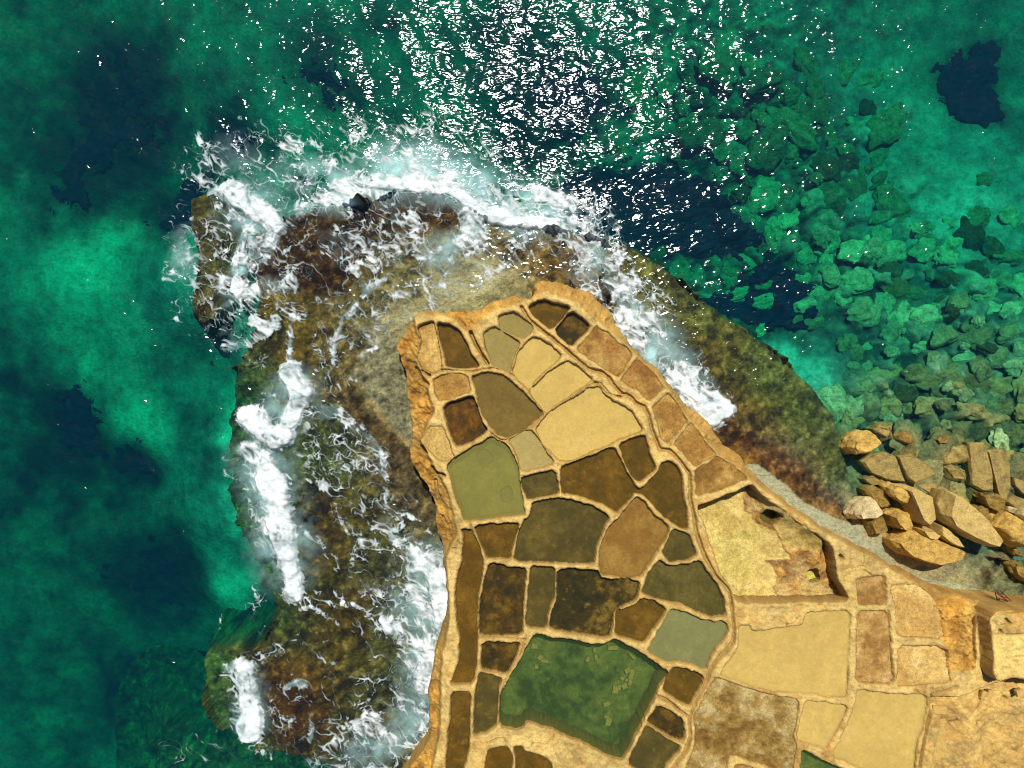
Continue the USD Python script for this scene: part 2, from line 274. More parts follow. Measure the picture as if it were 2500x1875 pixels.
pan(cN, [(1308, 1551), (1352, 1560), (1407, 1568), (1477, 1577), (1490, 1568), (1500, 1561), (1526, 1573), (1563, 1598), (1631, 1642), (1611, 1669), (1590, 1712), (1563, 1764), (1519, 1855), (1483, 1843), (1418, 1810), (1353, 1780), (1325, 1773), (1300, 1764), (1282, 1760), (1272, 1775), (1260, 1780), (1230, 1775), (1224, 1764), (1225, 1696), (1244, 1664), (1268, 1623), (1288, 1588)], "deepgreen", "big deep green pool with sunken stone slabs, largest pool of the headland", 1.5)
# --- dry pans down the right edge
pan(cB, [(390, 425), (250, 620), (330, 670), (400, 700), (500, 805), (560, 750), (620, 690), (540, 560)], "damp", "dry tan pan with rough brown bed, second down the right edge", 0.1)
pan(cB, [(665, 745), (535, 870), (580, 1000), (610, 1130), (670, 1190), (740, 1110), (840, 990), (770, 860)], "tan", "dry tan pan with one round dark spot, third down the right edge", 0.1)
pan(cB, [(870, 1010), (720, 1190), (800, 1260), (870, 1340), (910, 1400), (1000, 1350), (1110, 1290), (1020, 1200), (950, 1100)], "tan", "dry tan pan with a dark patch by its left wall, fourth down the right edge", 0.1)
pan(cB, [(1120, 1310), (1030, 1380), (925, 1430), (932, 1655), (1100, 1620), (1240, 1560), (1390, 1510), (1270, 1400)], "damp2", "brown half-damp pan at the end of the right edge, above the sunken pit", 0.12)
# --- right part
pan(cN, [(1708, 1237), (1766, 1217), (1801, 1204), (1835, 1187), (1861, 1214), (1900, 1240), (1927, 1262), (1968, 1290), (2010, 1318), (2030, 1340), (2034, 1358), (2041, 1420), (2072, 1464), (2000, 1466), (1900, 1470), (1807, 1469), (1790, 1437), (1766, 1400), (1752, 1367), (1736, 1323), (1725, 1283), (1712, 1250)], "sunken", "big sunken pit with smooth yellow mud and a crumbling brown crust", 1.15)
pan(cN, [(1810, 1531), (1829, 1531), (1833, 1540), (1845, 1545), (1888, 1540), (1964, 1529), (1972, 1499), (2063, 1495), (2075, 1502), (2073, 1561), (2067, 1700), (2022, 1699), (1968, 1692), (1900, 1687), (1861, 1680), (1807, 1666), (1761, 1647), (1785, 1615), (1804, 1585), (1809, 1561)], "cream", "big cream salt pan with a notched top, right of the winding drain", 0.14)
pan(cG, [(250, 1065), (430, 1085), (620, 1105), (560, 1240), (430, 1490), (330, 1440), (180, 1400)], "cream", "smallest cream salt pan, between the grey-brown bed and a larger cream pan", 0.14)
pan(cG, [(720, 960), (900, 985), (1040, 1000), (1335, 1010), (1325, 1150), (1300, 1300), (1250, 1400), (1215, 1659), (1200, 1780), (900, 1720), (700, 1630), (500, 1550), (590, 1350), (670, 1210), (705, 1080)], "cream", "long cream salt pan at the bottom right beside the rubble ground", 0.14)
pan(cG, [(230, 1515), (330, 1570), (470, 1640), (620, 1680), (700, 1800), (150, 1800), (215, 1659)], "deepgreen", "corner of a dark green pool cut by the bottom edge of the view", 0.8)
pan(cF, [(1290, 850), (1450, 900), (1600, 960), (1760, 1010), (2030, 1055), (2000, 1230), (1965, 1370), (2000, 1470), (1980, 1659), (1990, 1780), (1880, 1780), (1810, 1660), (1600, 1590), (1480, 1550), (1400, 1560), (1380, 1610), (1390, 1780), (1000, 1780), (1020, 1659), (1095, 1500), (1115, 1350), (1095, 1200), (1175, 1050), (1225, 930)], "crusty", "large dry bed with mottled grey and brown crust, right of the drain", 0.12)
pan(cF, [(1460, 1650), (1500, 1640), (1600, 1665), (1720, 1700), (1780, 1780), (1450, 1780)], "tan", "tan pan inside the curved wall end at the bottom edge", 0.12)
pan(cG, [(720, 255), (990, 250), (1005, 500), (1030, 905), (710, 880), (715, 600)], "pinkbrown", "upright pinkish brown dry pan with a dark right edge, beside the notched cream pan", 0.12)
pan(cN, [(2091, 1414), (2161, 1409), (2163, 1476), (2100, 1478), (2094, 1440)], "pinkbrown", "small square brown dry pan next to the curved edge of the sunken pit", 0.1)
pan(cG, [(1085, 560), (1490, 580), (1510, 720), (1550, 890), (1200, 920), (1090, 915)], "pink", "pale pinkish dry pan, lower one of the pair by the raised block", 0.08)
pan(cG, [(1080, 480), (1060, 200), (1010, 20), (1260, 20), (1400, 130), (1460, 270), (1480, 490)], "pink", "pale pinkish dry pan, upper one of the pair near the small bay", 0.08)
# pits cut into the sunken floor
pan(cD, [(1790, 700), (1905, 750), (1850, 840), (1740, 790)], "pitgreen", "small square pit with grey-green water in the sunken pit's right corner", 1.5, name="square_basin", cat="basin")
pan(cH, [(320, 1512), (410, 1475), (450, 1580), (370, 1600)], "pityellow", "small square pit with a pale yellow bottom low in the sunken pit", 1.5, name="square_basin", cat="basin")
pan(cC, [(590, 205), (680, 155), (750, 245), (650, 310)], "pitgreen", "upper of the two sunken squares in the murky green pool", 1.15, name="square_basin", cat="basin")
pan(cC, [(815, 540), (905, 500), (930, 620), (840, 635)], "pitgreen", "lower of the two sunken squares in the murky green pool", 1.15, name="square_basin", cat="basin")

S = lambda r, g, b: lin((r, g, b)) / 1.05 * np.array([0.94, 1.0, 0.95])
KIND = {  # floor, second tone, third tone, mottling scale (photo units), brine (colour, turbidity) or None, brine depth
    "tan": (S(172, 132, 68), S(148, 104, 44), S(184, 146, 82), 60, None), "damp": (S(156, 112, 52), S(126, 84, 30), S(172, 134, 72), 46, None),
    "damp2": (S(140, 98, 36), S(118, 80, 26), S(172, 132, 70), 50, None), "cream": (S(200, 162, 84), S(186, 146, 72), S(206, 170, 96), 50, ("brine_cream", 0.07)),
    "grey": (S(150, 126, 66), S(135, 112, 56), S(162, 138, 80), 50, ("brine_grey", 0.09)), "greycream": (S(180, 155, 95), S(165, 140, 80), S(190, 165, 105), 40, ("brine_greycream", 0.09)),
    "greygreen": (S(128, 118, 64), S(112, 104, 56), S(150, 138, 84), 40, ("brine_greygreen", 0.09)), "khaki": (S(122, 94, 40), S(108, 80, 32), S(140, 112, 56), 60, ("brine_khaki", 0.1)),
    "brown": (S(104, 74, 20), S(76, 56, 14), S(132, 98, 38), 40, ("brine_brown", 0.12)), "ochre": (S(122, 86, 22), S(92, 64, 14), S(140, 104, 40), 55, ("brine_brown", 0.1)),
    "olive": (S(90, 70, 24), S(66, 52, 14), S(118, 94, 40), 34, ("brine_olive", 0.12)), "olivegrey": (S(102, 88, 42), S(80, 68, 26), S(122, 104, 58), 40, ("brine_olive", 0.1)),
    "dark": (S(76, 54, 8), S(48, 38, 6), S(112, 84, 24), 30, ("brine_clear", 0.12)), "mossy": (S(62, 48, 8), S(34, 34, 8), S(128, 102, 48), 44, ("brine_clear", 0.12)),
    "rust": (S(94, 60, 8), S(46, 36, 6), S(132, 84, 20), 36, ("brine_clear", 0.12)), "amber": (S(148, 110, 46), S(130, 86, 28), S(164, 132, 70), 44, ("brine_amber", 0.1)),
    "greenpool": (S(140, 130, 62), S(118, 112, 50), S(156, 146, 74), 60, ("brine_murk", 0.75)), "deepgreen": (S(112, 118, 68), S(64, 74, 42), S(140, 138, 82), 44, ("brine_green", 1.25)),
    "sunken": (S(194, 162, 92), S(174, 144, 74), S(206, 174, 106), 50, None), "crusty": (S(142, 110, 54), S(116, 82, 30), S(170, 142, 92), 40, None),
    "pinkbrown": (S(166, 124, 66), S(142, 100, 46), S(182, 142, 86), 40, None), "pink": (S(194, 152, 86), S(180, 136, 72), S(206, 166, 102), 50, None),
    "pitgreen": (S(120, 112, 54), S(104, 98, 44), S(130, 120, 60), 30, ("brine_olive", 0.12)), "pityellow": (S(190, 170, 76), S(170, 150, 60), S(196, 178, 90), 20, None)}
M_brine = {"brine_cream": mat_brine("brine_cream", S(216, 182, 106), 0.5), "brine_grey": mat_brine("brine_grey", S(164, 142, 82), 0.5), "brine_greycream": mat_brine("brine_greycream", S(182, 158, 98), 0.5),
    "brine_greygreen": mat_brine("brine_greygreen", S(140, 136, 88), 0.5), "brine_khaki": mat_brine("brine_khaki", S(128, 104, 52), 0.4), "brine_brown": mat_brine("brine_brown", S(112, 86, 30), 0.25, (0.95, 0.9, 0.75)),
    "brine_olive": mat_brine("brine_olive", S(98, 86, 44), 0.3, (0.95, 0.95, 0.85)), "brine_clear": mat_brine("brine_clear", S(60, 54, 20), 0.12, (0.95, 0.92, 0.8)), "brine_amber": mat_brine("brine_amber", S(150, 116, 56), 0.25),
    "brine_murk": mat_brine("brine_murk", S(146, 136, 74), 0.5, (0.84, 0.84, 0.64)), "brine_green": mat_brine("brine_green", S(78, 99, 60), 0.25, (0.67, 0.76, 0.55))}

# colours of the uncut rock
c_plaster, c_orange, c_ochre, c_pale = S(192, 156, 92), S(192, 138, 58), S(146, 96, 32), S(204, 168, 104)
t1, t2 = fbm(gx, gy, 70, 4, 7), fbm(gx, gy, 16, 4, 8, 0.6)
col = c_plaster + (c_pale - c_plaster) * np.clip(0.5 * t1 + 0.3 * t2, 0, 0.8)[..., None]
col = col + (S(178, 130, 66) - col) * np.clip(-0.4 * t1 - 0.45 * t2 - 0.1, 0, 0.7)[..., None]
rimc = c_orange + (c_ochre - c_orange) * np.clip(0.4 - 0.6 * rough - 0.35 * t2, 0, 0.95)[..., None]
rimc = rimc + (S(204, 158, 82) - rimc) * np.clip(0.6 * t1 + 0.1, 0, 0.6)[..., None]
col = col * (1 - rim[..., None]) + rimc * rim[..., None]
se = sstep(1900, 2100, gx) * sstep(1500, 1650, gy)
hz = hz + se * (1 - rim) * rough * 0.025
# raised block at the far right (its top stands 1.2 m above the pans) and the lower ground south of it
def lifted(pts, z):
    q = (CAM_H - z) / (CAM_H - ZP)
    return [((x - 1250) * q + 1250, (y - 937.5) * q + 937.5) for x, y in pts]
BLOCK = lifted(cG([(1895, 215), (2212, 205), (2760, 220), (2760, 900), (2300, 880), (2212, 868), (2110, 853), (2000, 888), (1960, 870), (1930, 800), (1925, 600), (1915, 420)]), ZP + 0.9)
sdb = hmask(BLOCK, 1)[::2, ::2] + 1.2 * fbm(gx, gy, 70, 2, 19)
LOW = cG([(1380, 1040), (1640, 1030), (1900, 945), (2000, 900), (2110, 870), (2260, 850), (2800, 800), (2800, 2600), (1390, 2600), (1330, 1900), (1480, 1300), (1470, 1200), (1400, 1180)])
sdl = hmask(LOW, 1)[::2, ::2] + wob * 0.5
lowt = sstep(-3, 4, sdl)
hz = hz - lowt * (0.35 + 0.5 * sstep(2380, 2440, gx)) + lowt * rough * 0.05
bt = sstep(-1.2, 1.2, sdb)
hz = hz * (1 - bt) + (ZP + 0.9 + 0.012 * t2 - 0.06 * sstep(6, 10, sdb) * sstep(1530, 1536, gy) * (1 - sstep(1636, 1644, gy))) * bt
col = col + (S(212, 178, 104) - col) * (bt * sstep(4, 12, sdb) * sstep(1528, 1540, gy))[..., None] * 0.7
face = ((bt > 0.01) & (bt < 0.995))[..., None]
col = np.where(face, np.where(sdb[..., None] * 0 + (gx[..., None] > 2440), S(204, 166, 98), S(150, 112, 58)), col)  # sunlit north face painted paler, shaded left face painted darker
col = col + (S(190, 146, 80) - col) * (lowt * (1 - bt) * 0.5)[..., None]
# curved step between the sunken pit and the pans to its right stands as a small wall
pid = np.full((HH, HW), -1)
pcol = np.zeros((HH, HW, 3))
floor_z = {}
brine_z = {}
near = np.full((HH, HW), 99.0)
fwob = fbm(gx, gy, 24, 3, 11) * 1.3 + fbm(gx, gy, 8, 2, 13) * 0.9
for i, P in enumerate(PANS):
    poly = chaikin(P["poly"], 1)
    a, b = poly.min(0) - 40, poly.max(0) + 40
    i0, j0 = max(int((a[0] - HX0) // 2), 0), max(int((a[1] - HY0) // 2), 0)
    i1, j1 = min(int((b[0] - HX0) // 2) + 1, HW), min(int((b[1] - HY0) // 2) + 1, HH)
    sl = (slice(j0, j1), slice(i0, i1))
    m = raster([poly], HX0 + 2 * i0, HY0 + 2 * j0, (i1 - i0) * 2, (j1 - j0) * 2, 1.0)
    sd = ndi.gaussian_filter(sdist(m), 1.2)[::2, ::2] + 2.3 + fwob[sl] * (0.5 if "pit" in P["kind"] else 1)
    near[sl] = np.minimum(near[sl], -sd)
    f1, f2, f3, ms, brine = KIND[P["kind"]]
    depth = P["depth"] or (0.32 if P["kind"] in ("brown", "khaki", "amber", "olivegrey") else 0.27)
    z0 = ZP - depth
    P["z0"] = z0
    u, v = gx[sl] + 37 * i, gy[sl] - 91 * i
    n1, n2 = fbm(u, v, ms, 4, 20 + i % 7, 0.6), fbm(u, v, ms * 0.35, 4, 30 + i % 5, 0.65)
    wallc = S(150, 112, 50) if depth > 0.5 else None
    bump = {"crusty": 0.03, "sunken": 0.015, "damp": 0.012, "mossy": 0.02}.get(P["kind"], 0.007)
    fz = z0 + bump * n2
    c = f1 + (f2 - f1) * np.clip(0.2 - 0.8 * n1 - 0.5 * n2, 0, 1.1)[..., None]
    c = c + (f3 - c) * np.clip(0.8 * n1 + 0.55 * n2 - 0.3, 0, 1)[..., None]
    n3 = fbm(u, v, 7, 2, 41)
    c = c * np.clip(1 + 0.10 * n3, 0.6, 1.5)[..., None]
    if P["kind"] in ("brown", "olive", "dark", "mossy", "rust", "olivegrey", "deepgreen"):
        c = c + (f3 * 1.3 - c) * (np.clip(n3 - 1.1, 0, 1) * 0.7)[..., None]
    # floor tone turns darker along the walls of most brine pans
    edge = np.exp(-np.clip(sd, 0, None) / 7.0) * np.clip(0.5 + 0.5 * n1, 0, 1)
    if brine and P["kind"] not in ("cream", "grey", "greycream"):
        c = c + (f2 * 0.75 - c) * (edge * 0.6)[..., None]
    if P["kind"] == "sunken":      # brown crust on the right, standing a little above the smooth mud
        line = np.interp(gy[sl], [1190, 1212, 1244, 1271, 1293, 1323, 1345, 1374, 1380, 1404, 1434, 1470], [1840, 1834, 1861, 1872, 1885, 1902, 1915, 1929, 1880, 1896, 1902, 1921])
        cr = sstep(-2, 2, gx[sl] - line + 16 * fbm(gx[sl], gy[sl], 50, 4, 51, 0.6)) 
        isl = sstep(0.2, 0.45, fbm(gx[sl], gy[sl], 70, 3, 52) + 0.15) * 0.8
        cr = cr * (1 - isl * sstep(15, 25, gx[sl] - line))
        cc = S(178, 128, 62) + (S(128, 88, 44) - S(178, 128, 62)) * np.clip(0.5 - 0.9 * n2, 0, 1)[..., None]
        cc = cc + (S(188, 156, 98) - cc) * np.clip(n1 * 0.7 - 0.2, 0, 0.7)[..., None]
        c = c * (1 - cr[..., None]) + cc * cr[..., None]
        fz = fz + cr * (0.07 + 0.05 * n2) 
        ne = np.interp(gx[sl], [1830, 1912, 1968, 2036], [1180, 1242, 1290, 1345]) 
        fz = fz + 1.06 * np.exp(-np.clip(gy[sl] - ne, 0, None) / 48.0) * sstep(1835, 1905, gx[sl]) * (1 - sstep(2010, 2035, gx[sl])) * (1 + 0.12 * n1)
        c = c + (S(160, 148, 62) - c) * np.clip(0.9 - np.hypot(gx[sl] - 1800, gy[sl] - 1370) / 90 + 0.3 * n1, 0, 0.3)[..., None]
    if P["kind"] == "crusty":
        c = c + (S(178, 156, 110) - c) * np.clip(fbm(u, v, 34, 4, 55, 0.7) * 0.7 - 0.25, 0, 0.7)[..., None]
        fz = fz + 0.03 * sstep(-0.1, 0.1, n1)
    for (sx, sy, sr, tone) in ((1612, 1014, 12, S(120, 84, 34)), (1660, 1080, 13, S(128, 94, 40)), (1571, 1305, 7, S(140, 70, 14)), (1556, 1350, 20, S(122, 80, 24)), (1490, 850, 24, S(140, 90, 34)), (1555, 885, 26, S(140, 90, 34))):
        k = np.exp(-((gx[sl] - sx) ** 2 + (gy[sl] - sy) ** 2) / sr ** 2 * 1.2)
        c = c + (tone - c) * np.clip(k * 1.4 * (0.8 + 0.3 * n2), 0, 0.8)[..., None]
    t = sstep(-0.6, 1.2, sd)
    inside = sd > 1.0
    hz[sl] = np.where(sd > -1.6, hz[sl] * (1 - t) + np.minimum(fz, hz[sl]) * t, hz[sl])
    pid[sl] = np.where(inside, i, pid[sl])
    pcol[sl] = np.where(inside[..., None], c, pcol[sl])
    if wallc is not None:
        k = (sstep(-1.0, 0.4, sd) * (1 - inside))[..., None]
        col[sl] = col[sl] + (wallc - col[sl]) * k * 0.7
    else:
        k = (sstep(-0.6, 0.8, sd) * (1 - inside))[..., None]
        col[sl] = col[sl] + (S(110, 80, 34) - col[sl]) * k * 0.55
crk = (np.abs(fbm(gx, gy, 90, 4, 14, 0.55)) < 0.022) & (fbm(gx, gy, 50, 2, 15) > 0.2)
col = np.where((crk & (pid < 0))[..., None], col * 0.55, col)
hz = hz - 0.03 * (crk & (pid < 0))
st_ = fbm(gx, gy, 28, 4, 16, 0.7)
col = col * np.clip(1 + 0.16 * st_ + 0.12 * fbm(gx, gy, 6, 2, 17), 0.6, 1.3)[..., None]
hz = hz + np.where(pid < 0, 0.024 * fbm(gx, gy, 9, 3, 18, 0.7), 0)
crown = sstep(0, 6, near) * (1 - sstep(7, 16, near)) * (1 - rim) * (1 - bt) * (1 - lowt)
hz = hz + np.where(pid < 0, crown * (0.035 + 0.02 * t2), 0)
col = col + (c_pale - col) * (np.where(pid < 0, crown, 0) * np.clip(0.35 + 0.3 * t2, 0, 0.7))[..., None]
# drains, cracks and joints cut into the walls: (points, half width in units, depth)
CUTS = [
    (cA([(1195, 335), (1260, 440), (1400, 555), (1500, 635), (1620, 735), (1720, 825), (1800, 890), (1920, 915), (1985, 970), (2010, 1020), (2100, 1110), (2143, 1119)]) + cB([(340, 775), (380, 825), (460, 865), (500, 950), (530, 1080), (570, 1170), (600, 1245), (680, 1250), (740, 1305), (800, 1370), (865, 1460)]) + cD([(1055, 440), (1055, 580), (1085, 720), (1108, 860), (1150, 1000), (1200, 1130), (1280, 1270), (1370, 1370), (1410, 1420), (1425, 1500), (1440, 1640)]) + cF([(1450, 420), (1440, 530), (1370, 620), (1290, 700), (1230, 800), (1190, 920), (1110, 1050), (1070, 1150), (1050, 1260), (1060, 1370), (1020, 1500), (930, 1620), (860, 1760)]), 3.4, 0.2),
    (cA([(735, 560), (775, 650), (830, 745), (890, 838)]), 3.4, 0.4), (cA([(475, 900), (640, 905), (740, 915), (860, 890), (940, 882), (1060, 915), (1140, 965), (1240, 1080), (1340, 1190), (1400, 1285)]), 1.6, 0.12),
    (cA([(1400, 1290), (1300, 1395), (1180, 1470), (1060, 1530), (1000, 1530), (930, 1480)]), 2.0, 0.14), (cA([(355, 945), (475, 905)]), 1.8, 0.12), (cA([(300, 905), (365, 950)]), 2.4, 0.3),
    (cA([(1400, 1285), (1500, 1225), (1690, 1120), (1800, 1040), (1870, 1015), (1910, 1060), (1990, 1130), (2090, 1140)]), 1.6, 0.12), (cB([(0, 640), (60, 650), (150, 750), (250, 770)]), 1.6, 0.12),
    (cB([(850, 1000), (690, 1180), (690, 1215)]), 1.8, 0.1), (cB([(665, 745), (535, 870)]), 1.5, 0.1), (cB([(400, 425), (250, 625)]), 1.5, 0.1), (cA([(1870, 508), (1700, 710)]), 1.5, 0.1),
    (cE([(620, 492), (760, 490), (900, 495), (1040, 508)]), 1.8, 0.12), (cE([(1040, 500), (1015, 620), (950, 730), (875, 830), (845, 930), (820, 1050), (808, 1200), (810, 1280)]), 1.6, 0.1),
    (cF([(740, 1005), (830, 1050), (900, 1090), (950, 1140), (1030, 1195)]), 2.6, 0.2), (cF([(660, 1270), (760, 1340), (880, 1405), (985, 1440)]), 1.2, 0.08),
    (cC([(545, 790), (560, 850), (640, 1040)]), 1.2, 0.1), (cG([(1385, 1000), (1370, 1180), (1340, 1300), (1300, 1500), (1270, 1659)]), 2.6, 0.22), (cG([(1385, 1000), (1480, 980), (1610, 930)]), 1.8, 0.15),
    (cG([(1465, 270), (1480, 490)]), 1.5, 0.08), (cG([(1490, 580), (1550, 885)]), 1.5, 0.08), (cG([(995, 250), (1010, 560), (1028, 905)]), 2.0, 0.1), (cG([(968, 0), (968, 190)]), 1.6, 0.1),
    (cH([(610, 1445), (770, 1405)]), 1.2, 0.08), (cH([(780, 1450), (850, 1495), (960, 1505), (965, 1650)]), 1.3, 0.08), (cG([(265, 270), (600, 262)]), 1.6, 0.1), (cD([(1510, 1500), (1700, 1485), (1880, 1475)]), 1.0, 0.04),
    (cC([(210, 300), (240, 350), (310, 370)]), 3.0, 0.4), (cC([(235, 420), (250, 520), (290, 620)]), 2.2, 0.3), (cA([(245, 880), (290, 960), (345, 1030)]), 4.5, 0.4), (cC([(110, 110), (150, 170)]), 4.0, 0.4), (cC([(300, 740), (330, 810)]), 2.5, 0.3),
    (cG([(1690, 670), (1680, 720)]), 2.0, 0.1), (cG([(2110, 1110), (2140, 1090)]), 2.5, 0.1), (cE([(700, 1440), (800, 1400), (850, 1400), (860, 1420)]), 2.0, 0.08), (cC([(385, 1030), (420, 1030)]), 1.2, 0.1), (cC([(430, 965), (480, 1005)]), 1.0, 0.1),
    (cG([(1950, 610), (2100, 598), (2260, 600)]), 1.0, 0.03), (cG([(1960, 410), (2100, 400), (2260, 408)]), 1.0, 0.03), (cG([(1900, 380), (1905, 385)]), 4.0, 0.3), (cG([(1950, 275), (1975, 305)]), 3.0, 0.2), (cH([(565, 1320), (580, 1335)]), 5, 0.3)]
for pts, hw, dep in CUTS:
    im = Image.new("L", (HW * 2, HH * 2), 255)
    ImageDraw.Draw(im).line([(x - HX0, y - HY0) for x, y in pts], fill=0, width=1)
    d = ndi.distance_transform_edt(np.asarray(im) > 127)[::2, ::2]
    k = 1 - sstep(hw * 0.55, hw + 1.2, d + fwob * 0.5)
    k = np.where(pid < 0, k, 0)
    hz = hz - k * dep
    col = col + (S(128, 92, 44) - col) * (k * 0.45)[..., None]
# cliff: the outline falls straight to the shelf
ct = sstep(-2.0, 1.5, sd_out)
hz = np.where(sd_out < 1.5, hz * ct + (-0.8) * (1 - ct), hz)
f = SC * (CAM_H - base) / CAM_H
HXw, HYw = (gx - 1250) * f, (937.5 - gy) * f
keep = sd_out > -4
vk = keep[:-1, :-1] & keep[:-1, 1:] & keep[1:, 1:] & keep[1:, :-1]
p4 = np.stack([pid[:-1, :-1], pid[:-1, 1:], pid[1:, 1:], pid[1:, :-1]])
same = (p4 == p4[0]).all(0)
cellpan = np.where(same, p4[0], -1)
gz0, gz1 = np.gradient(hz)
steep = ndi.grey_dilation(sstep(0.05, 0.10, np.hypot(gz0, gz1)), size=(3, 3))[..., None] * np.where(base < ZP + 2, 0.6, 0)[..., None]
col = col * (1 - steep) + S(166, 126, 66) * steep
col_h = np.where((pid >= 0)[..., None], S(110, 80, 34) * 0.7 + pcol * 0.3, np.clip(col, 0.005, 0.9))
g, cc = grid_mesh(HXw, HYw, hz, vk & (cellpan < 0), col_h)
tag(add("headland", g, M_head, None, True, cc), "ochre limestone headland cut into salt pans", kind="structure")
for i, P in enumerate(PANS):
    cells = vk & (cellpan == i)
    if not cells.any():
        continue
    g, cc = grid_mesh(HXw, HYw, hz, cells, np.clip(pcol, 0.004, 0.9))
    ctr = np.array([g[0][:, 0].mean(), g[0][:, 1].mean(), P["z0"]])
    t = thing(P["name"], ctr, P["label"], P["cat"])
    add("floor", (g[0] - ctr, g[1]), M_pan, t, True, cc)
    brine = KIND[P["kind"]][4]
    if brine:
        d = min(brine[1], ZP - P["z0"] - 0.05)
        wp = Polygon(W(np.asarray(chaikin(P["poly"], 1)), ZP)).buffer(0.09).simplify(0.01)
        if wp.geom_type != "Polygon":
            wp = max(wp.geoms, key=lambda q: q.area)
        if P["name"] == "square_basin":
            if "sunken pit" not in P["label"]:
                continue
            d = 0.1
        v2, f2 = trimesh.creation.triangulate_polygon(wp, engine="earcut")
        v3 = np.column_stack([v2, np.full(len(v2), P["z0"] + d)]) - ctr
        nrm = np.cross(v3[f2[:, 1]] - v3[f2[:, 0]], v3[f2[:, 2]] - v3[f2[:, 0]])[:, 2]
        f2 = np.where((nrm < 0)[:, None], f2[:, ::-1], f2)
        add("brine", (v3, f2), M_brine[brine[0]], t, False)
# the land goes on beyond the view to the south and east
def coarse_land():
    a = np.concatenate([[-8, -4, 0], np.linspace(4, 32, 20), [36, 44, 60, 90, 150, 300]])
    b = np.concatenate([[-300, -150, -90, -60, -45], np.linspace(-36, -10, 14)])
    X, Y = np.meshgrid(a, b)
    Z = 2.2 + 0.15 * fbm(X, Y, 12, 3, 60)
    inner = (X > -8.1) & (X < 31.2) & (Y > -24.3)
    north = Y > -13.0
    Z = np.where(north & (X > 30), np.where(Y > -11, -1.0, 1.6), Z)
    Z = np.where(X < -6, -1.0, Z)
    cells = ~(inner[:-1, :-1] & inner[1:, 1:] & inner[:-1, 1:] & inner[1:, :-1]) & ~((X[1:, 1:] < 31.0) & (Y[:-1, :-1] > -24.0) & (X[1:, 1:] > -9))
    return grid_mesh(X, Y, Z, cells, np.broadcast_to(S(206, 160, 90), X.shape + (3,)).copy())
g, cc = coarse_land()
tag(add("land", g, M_head, None, True, cc), "ochre limestone ground inland of the salt pans", kind="structure")

# ------------------------------------------------------------------ sea floor, wave-washed rock shelves
R = 0.06
LX, LY = np.arange(-35, 35.01, R), np.arange(-28, 28.01, R)
TX, TY = np.meshgrid(LX, LY)
PXg, PYg = TX / SC + 1250, 937.5 - TY / SC        # photo units at sea level
def lmask(pts, smooth=2):
    q = chaikin(pts, smooth)
    wq = W(q, 0)
    im = Image.new("L", (len(LX), len(LY)))
    ImageDraw.Draw(im).polygon([((x + 35) / R, (y + 28) / R) for x, y in wq], fill=255)
    return sdist(np.asarray(im) > 127) * R
def idw(pts, sig):
    """smooth field through (x, y, value) control points in photo units, worked out on a coarse grid"""
    p = np.asarray([(q[0], q[1]) for q in pts], float)
    val = np.asarray([q[2] for q in pts], float)
    cx, cy = np.meshgrid(np.linspace(PXg[0, 0], PXg[0, -1], 140), np.linspace(PYg[0, 0], PYg[-1, 0], 112))
    d2 = (cx[..., None] - p[:, 0]) ** 2 + (cy[..., None] - p[:, 1]) ** 2
    w = 1 / (d2 + sig ** 2) ** 1.6
    if val.ndim == 1:
        val = val[:, None]
    fld = (w @ val) / w.sum(-1, keepdims=True)
    yy, xx = np.linspace(0, 111, len(LY)), np.linspace(0, 139, len(LX))
    out = [ndi.map_coordinates(fld[..., k], np.meshgrid(yy, xx, indexing="ij"), order=1) for k in range(fld.shape[-1])]
    return out[0] if len(out) == 1 else np.stack(out, -1)
OUTCROP = [(465, 482), (500, 470), (544, 500), (578, 572), (575, 623), (556, 680), (540, 759), (493, 788), (470, 754), (476, 680), (487, 595), (465, 538)]
SHELF_W = [(600, 560), (640, 590), (700, 535), (790, 505), (880, 500), (930, 492), (990, 462), (1080, 470), (1140, 508), (1200, 540), (1300, 552), (1400, 570), (1480, 590), (1460, 700), (1560, 800), (1300, 1000), (1200, 1200), (1150, 1500), (1100, 1700), (1050, 1900), (980, 1990),
    (900, 1940), (791, 1868), (723, 1850), (650, 1838), (599, 1820), (545, 1790), (515, 1763), (497, 1695), (484, 1627), (497, 1592), (560, 1586), (644, 1582), (668, 1514), (655, 1458), (622, 1390), (576, 1311), (556, 1232), (548, 1130), (554, 1017), (568, 904), (599, 859), (626, 790), (640, 700), (620, 660)]
SHELF_E = [(1380, 560), (1450, 580), (1514, 588), (1567, 612), (1673, 690), (1710, 728), (1800, 790), (1907, 862), (1950, 905), (1996, 950), (2040, 1010), (2068, 1085), (2080, 1175), (2102, 1230), (2180, 1290), (2300, 1330), (2420, 1360), (2560, 1380), (2560, 1520), (2000, 1400), (1800, 1250), (1600, 1000), (1450, 800), (1380, 650)]
SUNK_SW = [(317, 1757), (345, 1750), (372, 1774), (420, 1800), (482, 1815), (567, 1838), (640, 1850), (760, 1890), (760, 2060), (300, 2060), (310, 1850)]
sd_o, sd_w, sd_e, sd_s = lmask(OUTCROP), lmask(SHELF_W), lmask(SHELF_E), lmask(SUNK_SW)
ew = fbm(TX, TY, 1.2, 4, 70, 0.6)
lump = fbm(TX, TY, 0.55, 4, 71, 0.65)
